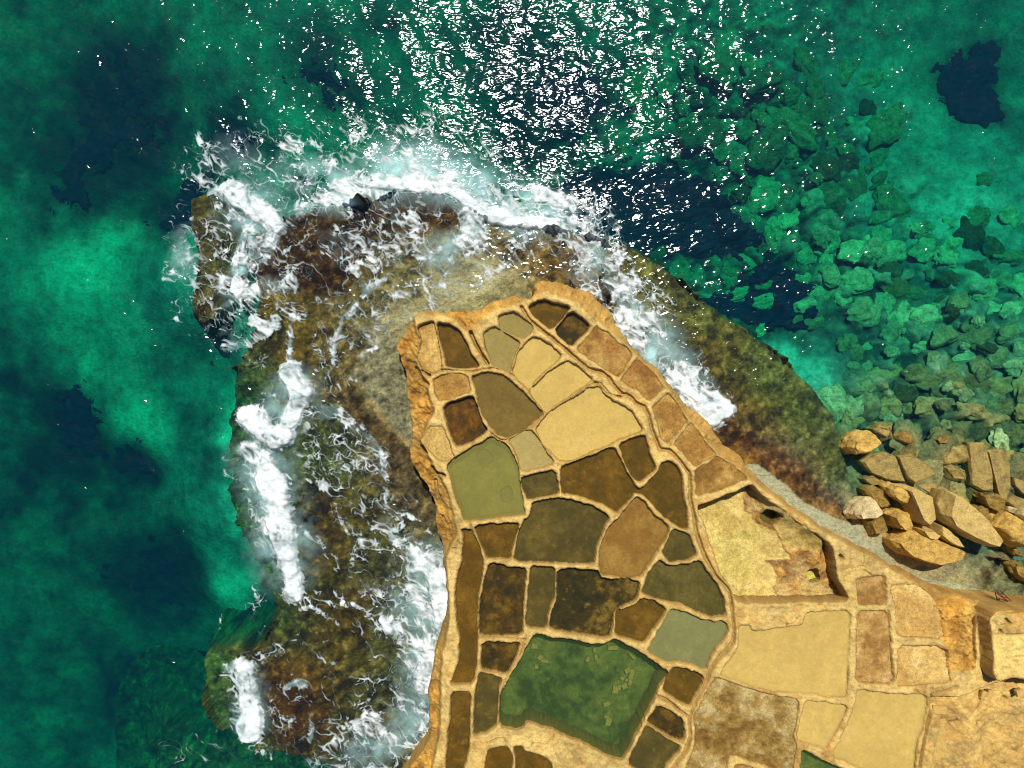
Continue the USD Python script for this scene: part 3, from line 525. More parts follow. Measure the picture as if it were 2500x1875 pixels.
EW = [(800, 620, .34), (1000, 540, .32), (700, 620, .32), (650, 650, .4), (1100, 520, .22), (1250, 580, .02), (1380, 620, .1), (1450, 650, .0), (700, 850, .05), (850, 750, .06), (950, 900, .3), (1040, 745, .16), (1150, 700, .08), (1000, 650, -.02), (900, 700, .0), (850, 1250, .06), (760, 1350, .1), (850, 1500, .07), (750, 1680, .16), (700, 1750, .12),
    (950, 1400, -.08), (1000, 1300, -.12), (1020, 1500, -.2), (980, 1650, -.2), (900, 1800, -.1), (570, 1200, -1.3), (600, 1350, -1.2), (580, 1000, -1.1), (620, 900, -.7), (650, 1480, -1.0), (520, 1650, -.9), (540, 1760, -.8), (650, 1820, -.5), (640, 1100, -.3), (660, 1250, -.2), (700, 1450, -.2), (640, 1650, .1), (620, 1640, .0), (800, 1060, -.25), (830, 1110, -.5), (760, 1120, -.6), (900, 1050, .15), (950, 1110, .2), (720, 960, .1), (660, 800, -.05), (1000, 1180, .1), (860, 1830, -.3), (1000, 1560, -.2)]
EE = [(1450, 620, .05), (1500, 700, .05), (1560, 800, .02), (1620, 880, .0), (1700, 980, .06), (1640, 800, -.25), (1600, 680, -.5), (1560, 640, -.4), (1750, 850, -.35), (1850, 900, -.75), (1900, 900, -1.1), (1700, 740, -.9), (1980, 1010, -1.0), (1960, 1080, -.55), (1880, 1060, -.25), (1780, 1020, .05), (1820, 1090, .12), (1900, 1160, .1), (2000, 1200, -.15), (2060, 1180, -.7), (1880, 1180, .35), (1950, 1240, .42), (2020, 1290, .4), (2100, 1330, .35), (2180, 1370, .2), (2250, 1400, .02), (2330, 1400, -.18), (2330, 1440, .0), (2420, 1400, -.4), (2480, 1420, -.5), (2420, 1450, -.15), (2140, 1270, .0), (2500, 1360, -.6)]
stz = fbm((TX * 0.8 + TY * 0.6) / 4.0, -TX * 0.6 + TY * 0.8, 0.35, 4, 94, 0.65)
e_w = idw(EW, 45) + 0.03 * stz + 0.085 * lump + 0.03 * ew
e_e0 = idw(EE, 40)
e_e = np.where(e_e0 < 0, 0.42 * e_e0, e_e0) + 0.05 * lump * (1 - sstep(1850, 1950, PXg) * sstep(0.18, 0.3, idw(EE, 40))) + 0.02 * ew
h_w = np.where(sd_w > 0, e_w, e_w + (sd_w + 0.16 * ew + 0.1 * lump) * 4.0)
h_e = np.where(sd_e > 0, e_e - 0.15 * (1 - sstep(0, 0.5, sd_e)), e_e - 0.15 + (sd_e + 0.16 * ew + 0.1 * lump) * 4.0)
e_o = -0.12 + 0.06 * lump + 0.08 * ew - 0.25 * sstep(520, 560, PXg)
h_o = np.where(sd_o > 0, e_o, e_o + (sd_o + 0.12 * ew) * 3.0)
mo0 = fbm(TX, TY, 2.4, 3, 88)
h_s = -4.0 + 2.0 * sstep(-2.0, 2.2, sd_s + 0.8 * mo0) + 0.12 * ew + 0.08 * lump
# sea floor depth
D_PTS = [(100, 100, -7), (300, 400, -7.0), (60, 600, -4.6), (150, 520, -5.0), (250, 1060, -5.0), (60, 850, -5.2), (150, 1200, -7), (400, 900, -5.6), (520, 1100, -3.4), (540, 1250, -3.2), (480, 1480, -4.2), (300, 1500, -7.0), (150, 1700, -7.0), (350, 1650, -7.0), (550, 300, -6.0), (800, 200, -6.2), (1100, 150, -6.4), (1100, 400, -5), (1400, 300, -6), (1600, 480, -6.5),
    (1560, 290, -4.6), (1700, 150, -4.6), (1900, 300, -3.8), (2100, 500, -3.0), (2300, 300, -3.9), (2400, 550, -3.4), (2000, 880, -2.9), (1850, 700, -4.2), (2200, 800, -2.1), (2400, 900, -1.6), (2150, 1000, -1.0), (2300, 1050, -0.75), (2450, 1100, -0.7), (2200, 1150, -0.45), (2350, 1200, -0.4), (2480, 1250, -0.5), (2250, 1330, -.4), (2100, 1100, -1.2), (700, 450, -2.2), (450, 620, -3.0), (590, 640, -0.9), (570, 760, -1.1), (585, 560, -0.8), (600, 850, -1.3), (540, 440, -1.6), (450, 900, -5.0), (2450, 60, -5)]
bed = idw(D_PTS, 70)
boul = np.clip(idw([(1560, 250, .5), (1700, 220, 1), (1900, 200, .9), (2100, 330, .9), (2200, 400, .6), (2450, 300, 0), (2450, 500, .3), (2450, 700, .9), (2200, 700, 1), (2000, 560, 1), (1850, 650, 1), (1700, 550, .9), (1950, 880, .1), (2050, 900, .3), (2150, 950, 1), (2350, 900, 1), (2450, 1100, 1), (2250, 1100, 1), (2450, 20, 0), (2150, 100, .2), (1600, 450, 0), (1450, 150, .3), (1250, 100, .1), (800, 100, 0), (300, 800, 0), (500, 1300, 0), (300, 300, 0), (2340, 1400, 0), (2250, 1340, .2)], 60), 0, 1)
rub = fbm(TX, TY, 2.2, 5, 80, 0.6)
cellv = fbm(TX + 0.5 * rub, TY + 0.5 * ew, 1.1, 3, 81)
def worley(cell, seed, X, Y):
    r = np.random.default_rng(seed)
    n1_, n2_ = int(76 / cell), int(60 / cell)
    px, py = np.meshgrid(np.arange(n1_), np.arange(n2_))
    pts = np.column_stack([(-38 + (px + r.random(px.shape)) * cell).ravel(), (-30 + (py + r.random(py.shape)) * cell).ravel()])
    hts = r.random(len(pts))
    d, k = cKDTree(pts).query(np.column_stack([X.ravel(), Y.ravel()]), k=2, workers=-1)
    return ((d[:, 1] - d[:, 0]) / cell).reshape(X.shape), hts[k[:, 0]].reshape(X.shape)
_s = (slice(None, None, 2), slice(None, None, 2))
wq = 0.25 * rub[_s]
wa, wh = worley(1.7, 11, TX[_s] + wq, TY[_s] + 0.25 * ew[_s])
wb, wg = worley(0.75, 12, TX[_s] + 0.6 * wq, TY[_s] + 0.15 * ew[_s])
rocky = ndi.zoom(0.9 * sstep(0.0, 0.45, wa) * (0.25 + wh) + 0.4 * sstep(0.0, 0.5, wb) * (0.2 + wg), 2, order=1)
rtone = ndi.zoom(0.6 * wh + 0.4 * wg, 2, order=1)
rocky, rtone = (np.pad(q, ((0, max(0, len(LY) - q.shape[0])), (0, max(0, len(LX) - q.shape[1]))), mode="edge")[: len(LY), : len(LX)] for q in (rocky, rtone))
bed = bed + boul * (0.85 * rocky - 0.5 + 0.15 * rub) + 0.08 * fbm(TX, TY, 4, 3, 82)
GR = [([(0, 20), (60, -20), (240, -20), (230, 80), (260, 160), (240, 230), (200, 300), (140, 330), (110, 400), (60, 430), (-40, 420), (-40, 20)], 1.0, "dark blue seagrass meadow in the top left corner of the sea"),
    ([(370, 200), (430, 180), (490, 210), (480, 260), (420, 290), (380, 260)], .6, "small dark seagrass patch north-west of the breaking waves"),
    ([(230, 370), (290, 335), (360, 330), (370, 440), (330, 490), (260, 470), (220, 430)], .6, "dark seagrass patch left of the wave-washed outcrop"),
    ([(115, 980), (200, 955), (250, 1010), (235, 1085), (150, 1100), (105, 1050)], .5, "round dark seagrass patch among pale sand on the left"),
    ([(-40, 830), (60, 850), (110, 930), (90, 1010), (-40, 1020)], .8, "dark seagrass patch on the left edge halfway down"),
    ([(1180, 350), (1250, 310), (1340, 300), (1500, 308), (1610, 350), (1650, 430), (1690, 500), (1620, 532), (1500, 520), (1440, 560), (1380, 540), (1320, 490), (1240, 450)], .35, "large navy seagrass meadow between the breakers and the submerged boulders"),
    ([(1640, 600), (1700, 530), (1760, 560), (1800, 620), (1800, 680), (1740, 705), (1650, 660), (1560, 690), (1520, 650)], .3, "dark seagrass hollow among the submerged boulders beside the right ledge"),
    ([(2130, 60), (2170, 30), (2280, 0), (2280, 200), (2180, 195), (2140, 140)], .4, "dark seagrass patch in the top right corner"),
    ([(560, 30), (660, 10), (720, 90), (650, 150), (580, 100)], .7, "dark seagrass patch left of the sun glitter"),
    ([(1100, 60), (1250, -10), (1340, 60), (1340, 200), (1280, 300), (1160, 290), (1080, 200)], .9, "dark seagrass meadow under the sun glitter"),
    ([(60, 1250), (250, 1190), (330, 1290), (300, 1380), (150, 1420), (40, 1350)], 1.0, "faint dark seagrass patch in the lower left of the sea")]
mo3 = fbm(TX, TY, 2.0, 4, 91, 0.6)
# light sand and darker weed on the sea floor
BR = [(68, 655, 90, .8), (147, 530, 75, .6), (230, 1050, 100, .7), (70, 860, 70, .5), (525, 1060, 45, .9), (535, 1180, 45, .9), (525, 960, 50, .6), (545, 1300, 45, .6), (490, 1500, 70, .6), (450, 1460, 60, .4), (200, 790, 50, .35), (2000, 895, 60, 1.0), (1940, 840, 40, .8), (2050, 950, 40, .6), (1580, 285, 50, .5), (2250, 330, 170, .35), (2350, 520, 130, .35), (2250, 110, 170, .3), (2450, 450, 100, .3), (1800, 60, 150, .1), (700, 150, 100, .1), (620, 200, 60, .1)]
sand = 0.15 + 0.07 * fbm(TX, TY, 5.0, 4, 83) + 0.05 * fbm(TX, TY, 0.9, 3, 84) + 0.06 * sstep(1500, 2000, PXg)
for (x, y, r, a) in BR:
    sand = sand + a * 0.5 * np.exp(-((PXg - x + 25 * ew) ** 2 + (PYg - y + 25 * rub) ** 2) / (r * r))
GR_DIM = np.zeros(TX.shape)
for pts, soft, _ in GR:
    GR_DIM = np.maximum(GR_DIM, sstep(-2.2 * soft - 0.1, 0.4 + 0.9 * soft, lmask(cV(pts), 2) + 0.8 * soft * mo3))
sand = np.clip(sand * (1 - 0.85 * GR_DIM), 0.02, 0.62)
bedcol = sand[..., None] * np.array([0.9, 1.0, 0.78])
bedcol = bedcol * (1 - boul[..., None] * 0.9) + boul[..., None] * 0.9 * (np.clip(0.035 + 0.30 * rtone * sstep(0.05, 0.6, rocky) + 0.05 * rub + 0.06 * fbm(TX, TY, 0.6, 3, 86, 0.7), 0.012, 0.5)[..., None] * (np.array([1.0, 0.95, 0.5]) + sstep(860, 1060, PYg)[..., None] * sstep(1980, 2080, PXg)[..., None] * np.array([0.1, -0.25, -0.3])))
step = 2
sl = (slice(None, None, step), slice(None, None, step))
allc = np.ones((len(LY[::step]) - 1, len(LX[::step]) - 1), bool)
sub = bed[sl]
covered = (np.maximum(h_w, h_e)[sl] > sub + 0.3)
allc &= ~(covered[:-1, :-1] & covered[1:, 1:] & covered[:-1, 1:] & covered[1:, :-1])
g, cc = grid_mesh(TX[sl], TY[sl], sub, allc, bedcol[sl])
# far sea floor round it
def ring(a, x0, x1, y0, y1):
    xs_ = np.concatenate([[-a, -a / 2, -a / 4], np.linspace(x0, x1, 24), [a / 4, a / 2, a]])
    ys_ = np.concatenate([[-a, -a / 2, -a / 4], np.linspace(y0, y1, 20), [a / 4, a / 2, a]])
    X, Y = np.meshgrid(xs_, ys_)
    c = (X[:-1, :-1] >= x0 - .01) & (X[1:, 1:] <= x1 + .01) & (Y[:-1, :-1] >= y0 - .01) & (Y[1:, 1:] <= y1 + .01)
    return X, Y, ~c
X, Y, c = ring(400, LX[0] + 0.3, LX[-1] - 0.3, LY[0] + 0.3, LY[-1] - 0.3)
g2, cc2 = grid_mesh(X, Y, np.where(X < 0, -7.1, -4.9) - 0.2 * np.abs(fbm(X, Y, 30, 3, 85)), c, np.broadcast_to(np.array([0.13, 0.145, 0.11]), X.shape + (3,)).copy())
gg = (np.vstack([g[0], g2[0]]), np.vstack([g[1], g2[1] + len(g[0])]))
tag(add("seabed", gg, M_bed, None, True, np.vstack([cc, cc2])), "sandy sea floor with rubble under clear green water", kind="structure")
# shelf colours
def tones(pts, sig):
    return idw([(x, y, tuple(S(*c))) for x, y, c in pts], sig)
BRN, OLV, OL2, PAL, GRY, GRN, RED = (84, 56, 16), (116, 100, 34), (92, 82, 24), (206, 196, 150), (160, 154, 124), (92, 104, 44), (98, 54, 16)
cw = tones([(800, 600, BRN), (700, 600, BRN), (640, 640, RED), (1000, 540, BRN), (1100, 540, BRN), (800, 700, BRN), (950, 620, OLV), (1100, 640, OLV), (1250, 600, (120, 96, 50)), (1380, 620, (124, 90, 40)), (1340, 640, (130, 100, 44)), (900, 740, OLV), (780, 800, OLV), (700, 850, (112, 88, 30)), (680, 780, OLV), (1000, 720, (150, 140, 80)), (1100, 690, PAL), (1200, 680, PAL), (1000, 780, PAL), (940, 830, GRY), (930, 900, (176, 164, 120)), (960, 980, GRY), (990, 1050, GRY), (850, 860, (128, 108, 44)), (860, 960, (112, 84, 36)), (920, 1050, (104, 80, 44)), (960, 1130, (110, 92, 60)), (1020, 1200, (110, 92, 58)), (800, 1050, OL2), (800, 1170, (112, 96, 36)), (760, 1250, (78, 58, 18)), (850, 1200, OL2), (900, 1300, OL2), (780, 1400, (84, 70, 20)), (850, 1500, (88, 72, 22)), (800, 1600, (92, 78, 24)), (720, 1680, (90, 60, 18)), (700, 1750, (90, 60, 18)), (900, 1650, (92, 82, 30)), (570, 1150, GRN), (600, 1350, GRN), (580, 1000, (72, 92, 40)), (520, 1640, (120, 112, 46)), (540, 1760, (104, 100, 44)), (1020, 1420, (120, 112, 76)), (1000, 1650, (104, 96, 60))], 40)
ce = tones([(1450, 620, OLV), (1500, 640, (120, 110, 44)), (1600, 700, (112, 108, 48)), (1700, 760, (124, 118, 52)), (1800, 850, (122, 116, 48)), (1900, 900, (128, 126, 60)), (1640, 850, OL2), (1720, 900, (92, 76, 22)), (1760, 960, OL2), (1850, 1000, (104, 96, 32)), (1960, 1010, (110, 110, 44)), (1720, 1020, (96, 60, 26)), (1800, 1090, (100, 62, 28)), (1880, 1130, (104, 66, 30)), (1960, 1160, (96, 84, 28)), (2040, 1120, (100, 104, 44)), (1800, 1110, (150, 120, 54)), (1860, 1160, (190, 178, 130)), (1900, 1190, (206, 200, 166)), (2000, 1270, (204, 198, 162)), (2080, 1310, (196, 190, 156)), (2150, 1340, (190, 184, 146)), (2250, 1400, (186, 180, 136)), (2350, 1420, (178, 172, 130)), (2380, 1440, (196, 190, 160)), (2450, 1440, (150, 146, 104)), (2480, 1380, (140, 136, 90)), (2395, 1420, (120, 92, 40)), (1500, 800, OL2), (1560, 900, OL2)], 34)
mot, mo2 = fbm(TX, TY, 0.5, 4, 90, 0.7), fbm(TX, TY, 1.6, 4, 91, 0.6)
c1, c2, c3, c4 = crop(350, 250, K6), crop(900, 250, K6), crop(550, 680, K6), crop(500, 1100, K6)
c5 = crop(300, 1425, 2212 / 800)
def over(c, pts, colour, soft=0.12, amt=1.0, wob_=0.18):
    sd = lmask(pts, 1) + wob_ * (0.6 * mo2 + 0.5 * ew)
    k = sstep(-soft, soft, sd)[..., None] * amt
    return c * (1 - k) + S(*colour) * k
cw = over(cw, cA([(0, 560), (220, 420), (480, 380), (620, 330), (750, 240), (900, 150), (1080, 80), (1290, 60), (1330, 200), (1150, 260), (760, 420), (420, 480), (100, 700), (-40, 680)]), (150, 138, 88), 0.3, .6)
cw = over(cw, c3([(1370, 590), (1500, 540), (1600, 700), (1680, 950), (1720, 1150), (1720, 1490), (1560, 1430), (1350, 1180), (1200, 980), (1110, 880), (1200, 740)]), (154, 146, 110), 0.15, .9)
cw = over(cw, c3([(1090, 880), (1200, 900), (1260, 1010), (1420, 1200), (1560, 1400), (1680, 1490), (1690, 1540), (1540, 1450), (1360, 1220), (1180, 1000), (1080, 920)]), (184, 150, 88), 0.1, .7)
cw = over(cw, c3([(1000, 1010), (1120, 960), (1330, 1220), (1660, 1540), (1760, 1700), (1640, 1800), (1450, 1600), (1300, 1400), (1080, 1210)]), (98, 76, 44), 0.15, .9)
cw = over(cw, c4([(1600, 0), (1800, 60), (2000, 400), (2100, 700), (2160, 900), (2080, 860), (1900, 640), (1740, 420), (1640, 200)]), (112, 94, 60), 0.2, .9)
cw = over(cw, c1([(1290, 1080), (1500, 960), (1700, 940), (1900, 1000), (2212, 900), (2500, 760), (2750, 800), (2850, 950), (2700, 1050), (2400, 1150), (2050, 1380), (1800, 1700), (1500, 1700), (1000, 1600), (960, 1420), (1100, 1330), (1280, 1250)]), (66, 42, 14), 0.3, .85)
cw = over(cw, c5([(920, 560), (1020, 540), (1100, 620), (1260, 700), (1420, 900), (1200, 1160), (900, 1060), (990, 940), (930, 700)]), (72, 48, 16), 0.3, .75)
cw = over(cw, c4([(770, 260), (900, 200), (1100, 300), (1180, 520), (1250, 700), (1100, 900), (870, 900), (800, 600)]), (72, 52, 16), 0.4, .7)
PATH = cH([(-60, 590), (130, 745), (300, 860), (450, 965), (600, 1015), (735, 1060), (760, 1160), (940, 1200), (1000, 1310), (1100, 1420), (1260, 1495), (1400, 1560), (1640, 1590), (1900, 1640), (1900, 1720), (1000, 1560), (300, 1100), (-200, 800), (-330, 560), (-360, 500), (-200, 480)])
ce = over(ce, cH([(-360, 380), (-200, 330), (0, 480), (160, 600), (340, 750), (520, 900), (640, 1000), (640, 1120), (300, 1000), (0, 800), (-340, 540)]), (148, 112, 44), 0.12, .85)
ce = over(ce, PATH, (198, 190, 152), 0.06, 1.0, 0.08)
ce = over(ce, cB([(990, 900), (1180, 940), (1500, 1150), (1800, 1350), (2150, 1600), (2250, 1760), (2100, 1760), (1700, 1500), (1300, 1230), (1060, 1040)]), (92, 54, 24), 0.4, .75)
ce = ce * np.array([1.05, 0.88, 0.8])
ce = over(ce, PATH, (192, 184, 148), 0.06, 1.0, 0.08)
ce = over(ce, cH([(1850, 1480), (1930, 1480), (1950, 1560), (1920, 1650), (1880, 1650), (1860, 1560)]), (110, 84, 36), 0.2, .8)
sta = fbm((TX * 0.8 + TY * 0.6) / 4.0, -TX * 0.6 + TY * 0.8, 0.35, 4, 94, 0.65)
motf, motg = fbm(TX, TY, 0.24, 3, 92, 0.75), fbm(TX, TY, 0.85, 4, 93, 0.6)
def mottle_caustics(c, k):
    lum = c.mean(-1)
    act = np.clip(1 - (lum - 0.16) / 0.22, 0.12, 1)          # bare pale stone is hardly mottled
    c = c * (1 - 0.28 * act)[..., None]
    return np.clip(c * np.clip(1 + act * k * (0.52 * motf + 0.2 * mot + 0.12 * motg + 0.22 * sta), 0.25, 2.2)[..., None] + (act * 0.10 * np.clip(motf - 0.7, 0, 2))[..., None] * np.array([1.0, 0.78, 0.2]), 0.006, 0.85)  # algae mottling; added golden specks paint caustic light into the colour
def shelf(name, hh, sd, c, low, label):
    own = (sd > -2.6) & (hh > bed - 0.25)
    cl = own[:-1, :-1] & own[1:, 1:] & own[:-1, 1:] & own[1:, :-1]
    return cl
# hidden under the headland: cut away well inside its outline
ho = sdist(np.asarray(Image.fromarray((np.zeros((len(LY), len(LX)))).astype(np.uint8))) > 127) if False else lmask([((x - 1250) * (CAM_H - 1.6) / CAM_H + 1250, (y - 937.5) * (CAM_H - 1.6) / CAM_H + 937.5) for x, y in OUTLINE], 1)
under = ho > 1.6
def build_shelf(name, hh, sd, c, label, other=None):
    own = (sd > -2.8) & (hh > bed - 0.3) & ~under
    if other is not None:
        own &= hh >= other - 0.02
    cl = own[:-1, :-1] & own[1:, 1:] & own[:-1, 1:] & own[1:, :-1]
    g, cc = grid_mesh(TX, TY, hh, cl, c)
    tag(add(name, g, M_shelf, None, True, cc), label, kind="structure")
build_shelf("rock_shelf", h_w, sd_w, mottle_caustics(cw, 1.0), "brown and olive wave-washed rock shelf round the headland's tip and left side", np.maximum(h_e, h_o))
build_shelf("rock_ledge", h_e, sd_e, mottle_caustics(ce, 1.0), "olive weed-covered ledge sloping into the green water along the right side", h_w + 0.021)
build_shelf("rock_outcrop", h_o, sd_o, mottle_caustics(np.broadcast_to(S(100, 84, 34), TX.shape + (3,)), 1.0), "low olive rock outcrop awash west of the shelf")
build_shelf("sunken_rock", h_s, sd_s, mottle_caustics(np.broadcast_to(S(104, 100, 54), TX.shape + (3,)), 0.8), "green sunken rock at the bottom left under shallow water")

# ------------------------------------------------------------------ the sea
land_h = np.maximum.reduce([h_w, h_e, h_o])
def axis(lo, hi, st, far):
    return np.concatenate([[-far, -far / 2, -far / 4, lo - 12, lo - 4], np.arange(lo, hi + 1e-6, st), [hi + 4, hi + 12, far / 4, far / 2, far]])
sx_, sy_ = axis(-34, 34, 0.14, 380), axis(-27, 27, 0.14, 380)
SX, SY = np.meshgrid(sx_, sy_)
rng = np.random.default_rng(5)
wave = np.zeros(SX.shape)
for k in range(46):
    wl = 0.7 * (5.5 / 0.7) ** rng.random()
    th = math.radians(62) + rng.normal() * 0.75
    amp = 0.0105 * wl ** 0.72
    wave += amp * np.sin(2 * np.pi / wl * (SX * math.cos(th) + SY * math.sin(th)) + rng.random() * 6.3 + 0.7 * vn(SX, SY, 5.0, 300 + k % 4))
wave *= 0.37
ix, iy = np.clip(((SX + 35) / R).astype(int), 0, len(LX) - 1), np.clip(((SY + 28) / R).astype(int), 0, len(LY) - 1)
calm = sstep(-3.0, -0.3, ndi.gaussian_filter(land_h, 8)[iy, ix]) * ((np.abs(SX) < 35) & (np.abs(SY) < 28))
bay = np.exp(-(((SX - 26) / 8) ** 2 + ((SY + 7) / 8) ** 2))
west = 1 - 0.25 * sstep(-8, -20, SY) * sstep(-5, -20, SX)
SZ = wave * (1 - 0.85 * calm) * (1 - 0.8 * bay) * west
h_, w_ = SZ.shape
top = np.stack([SX.ravel(), SY.ravel(), SZ.ravel()], 1)
idx = np.arange(h_ * w_).reshape(h_, w_)
a, b, c, d = idx[:-1, :-1].ravel(), idx[:-1, 1:].ravel(), idx[1:, 1:].ravel(), idx[1:, :-1].ravel()
fc = [np.stack([a, b, c], 1), np.stack([a, c, d], 1)]
loop = np.concatenate([idx[0, :-1], idx[:-1, -1], idx[-1, :0:-1], idx[:0:-1, 0]])
nb = len(top)
bot = top[loop].copy()
bot[:, 2] = -14
lo = nb + np.arange(len(loop))
ln, on = np.roll(loop, -1), np.roll(lo, -1)
fc += [np.stack([loop, lo, on], 1), np.stack([loop, on, ln], 1), np.stack([np.full(len(lo), nb + len(lo)), on, lo], 1)]
sea_v = np.vstack([top, bot, [[0, 0, -14]]])
tag(add("sea", (sea_v, np.vstack(fc)), M_sea, None, True), "clear green sea with small glittering waves", kind="structure")

# ------------------------------------------------------------------ seagrass on the sea floor
st = 2
sl2 = (slice(None, None, st), slice(None, None, st))
gX, gY = TX[sl2], TY[sl2]
gn, gn2 = fbm(gX, gY, 2.2, 4, 95, 0.65), fbm(gX, gY, 0.35, 2, 96)
for pts, soft, label in GR:
    sd = lmask(cV(pts), 2)[sl2] + 0.25 - 1.1 * max(soft - 0.4, 0) + gn * 0.55 * soft + gn2 * 0.35 * soft
    m = (sd > 0) & (gn2 * 0.5 + gn * 0.5 > np.where(soft < 0.5, 0.9 - 3.0 * sd / (0.3 + soft), 1.4 - 1.7 * sd / (0.3 + soft))) & (land_h[sl2] < bed[sl2] + 0.3)
    cl = m[:-1, :-1] & m[1:, 1:] & m[:-1, 1:] & m[1:, :-1]
    g, _ = grid_mesh(gX, gY, bed[sl2] + 0.22 + 0.1 * gn2 - 0.25 * np.exp(-np.clip(sd, 0, None) / 0.15), cl)
    if len(g[1]):
        tag(add("seagrass", g, M_grass), label, "seagrass", kind="stuff")

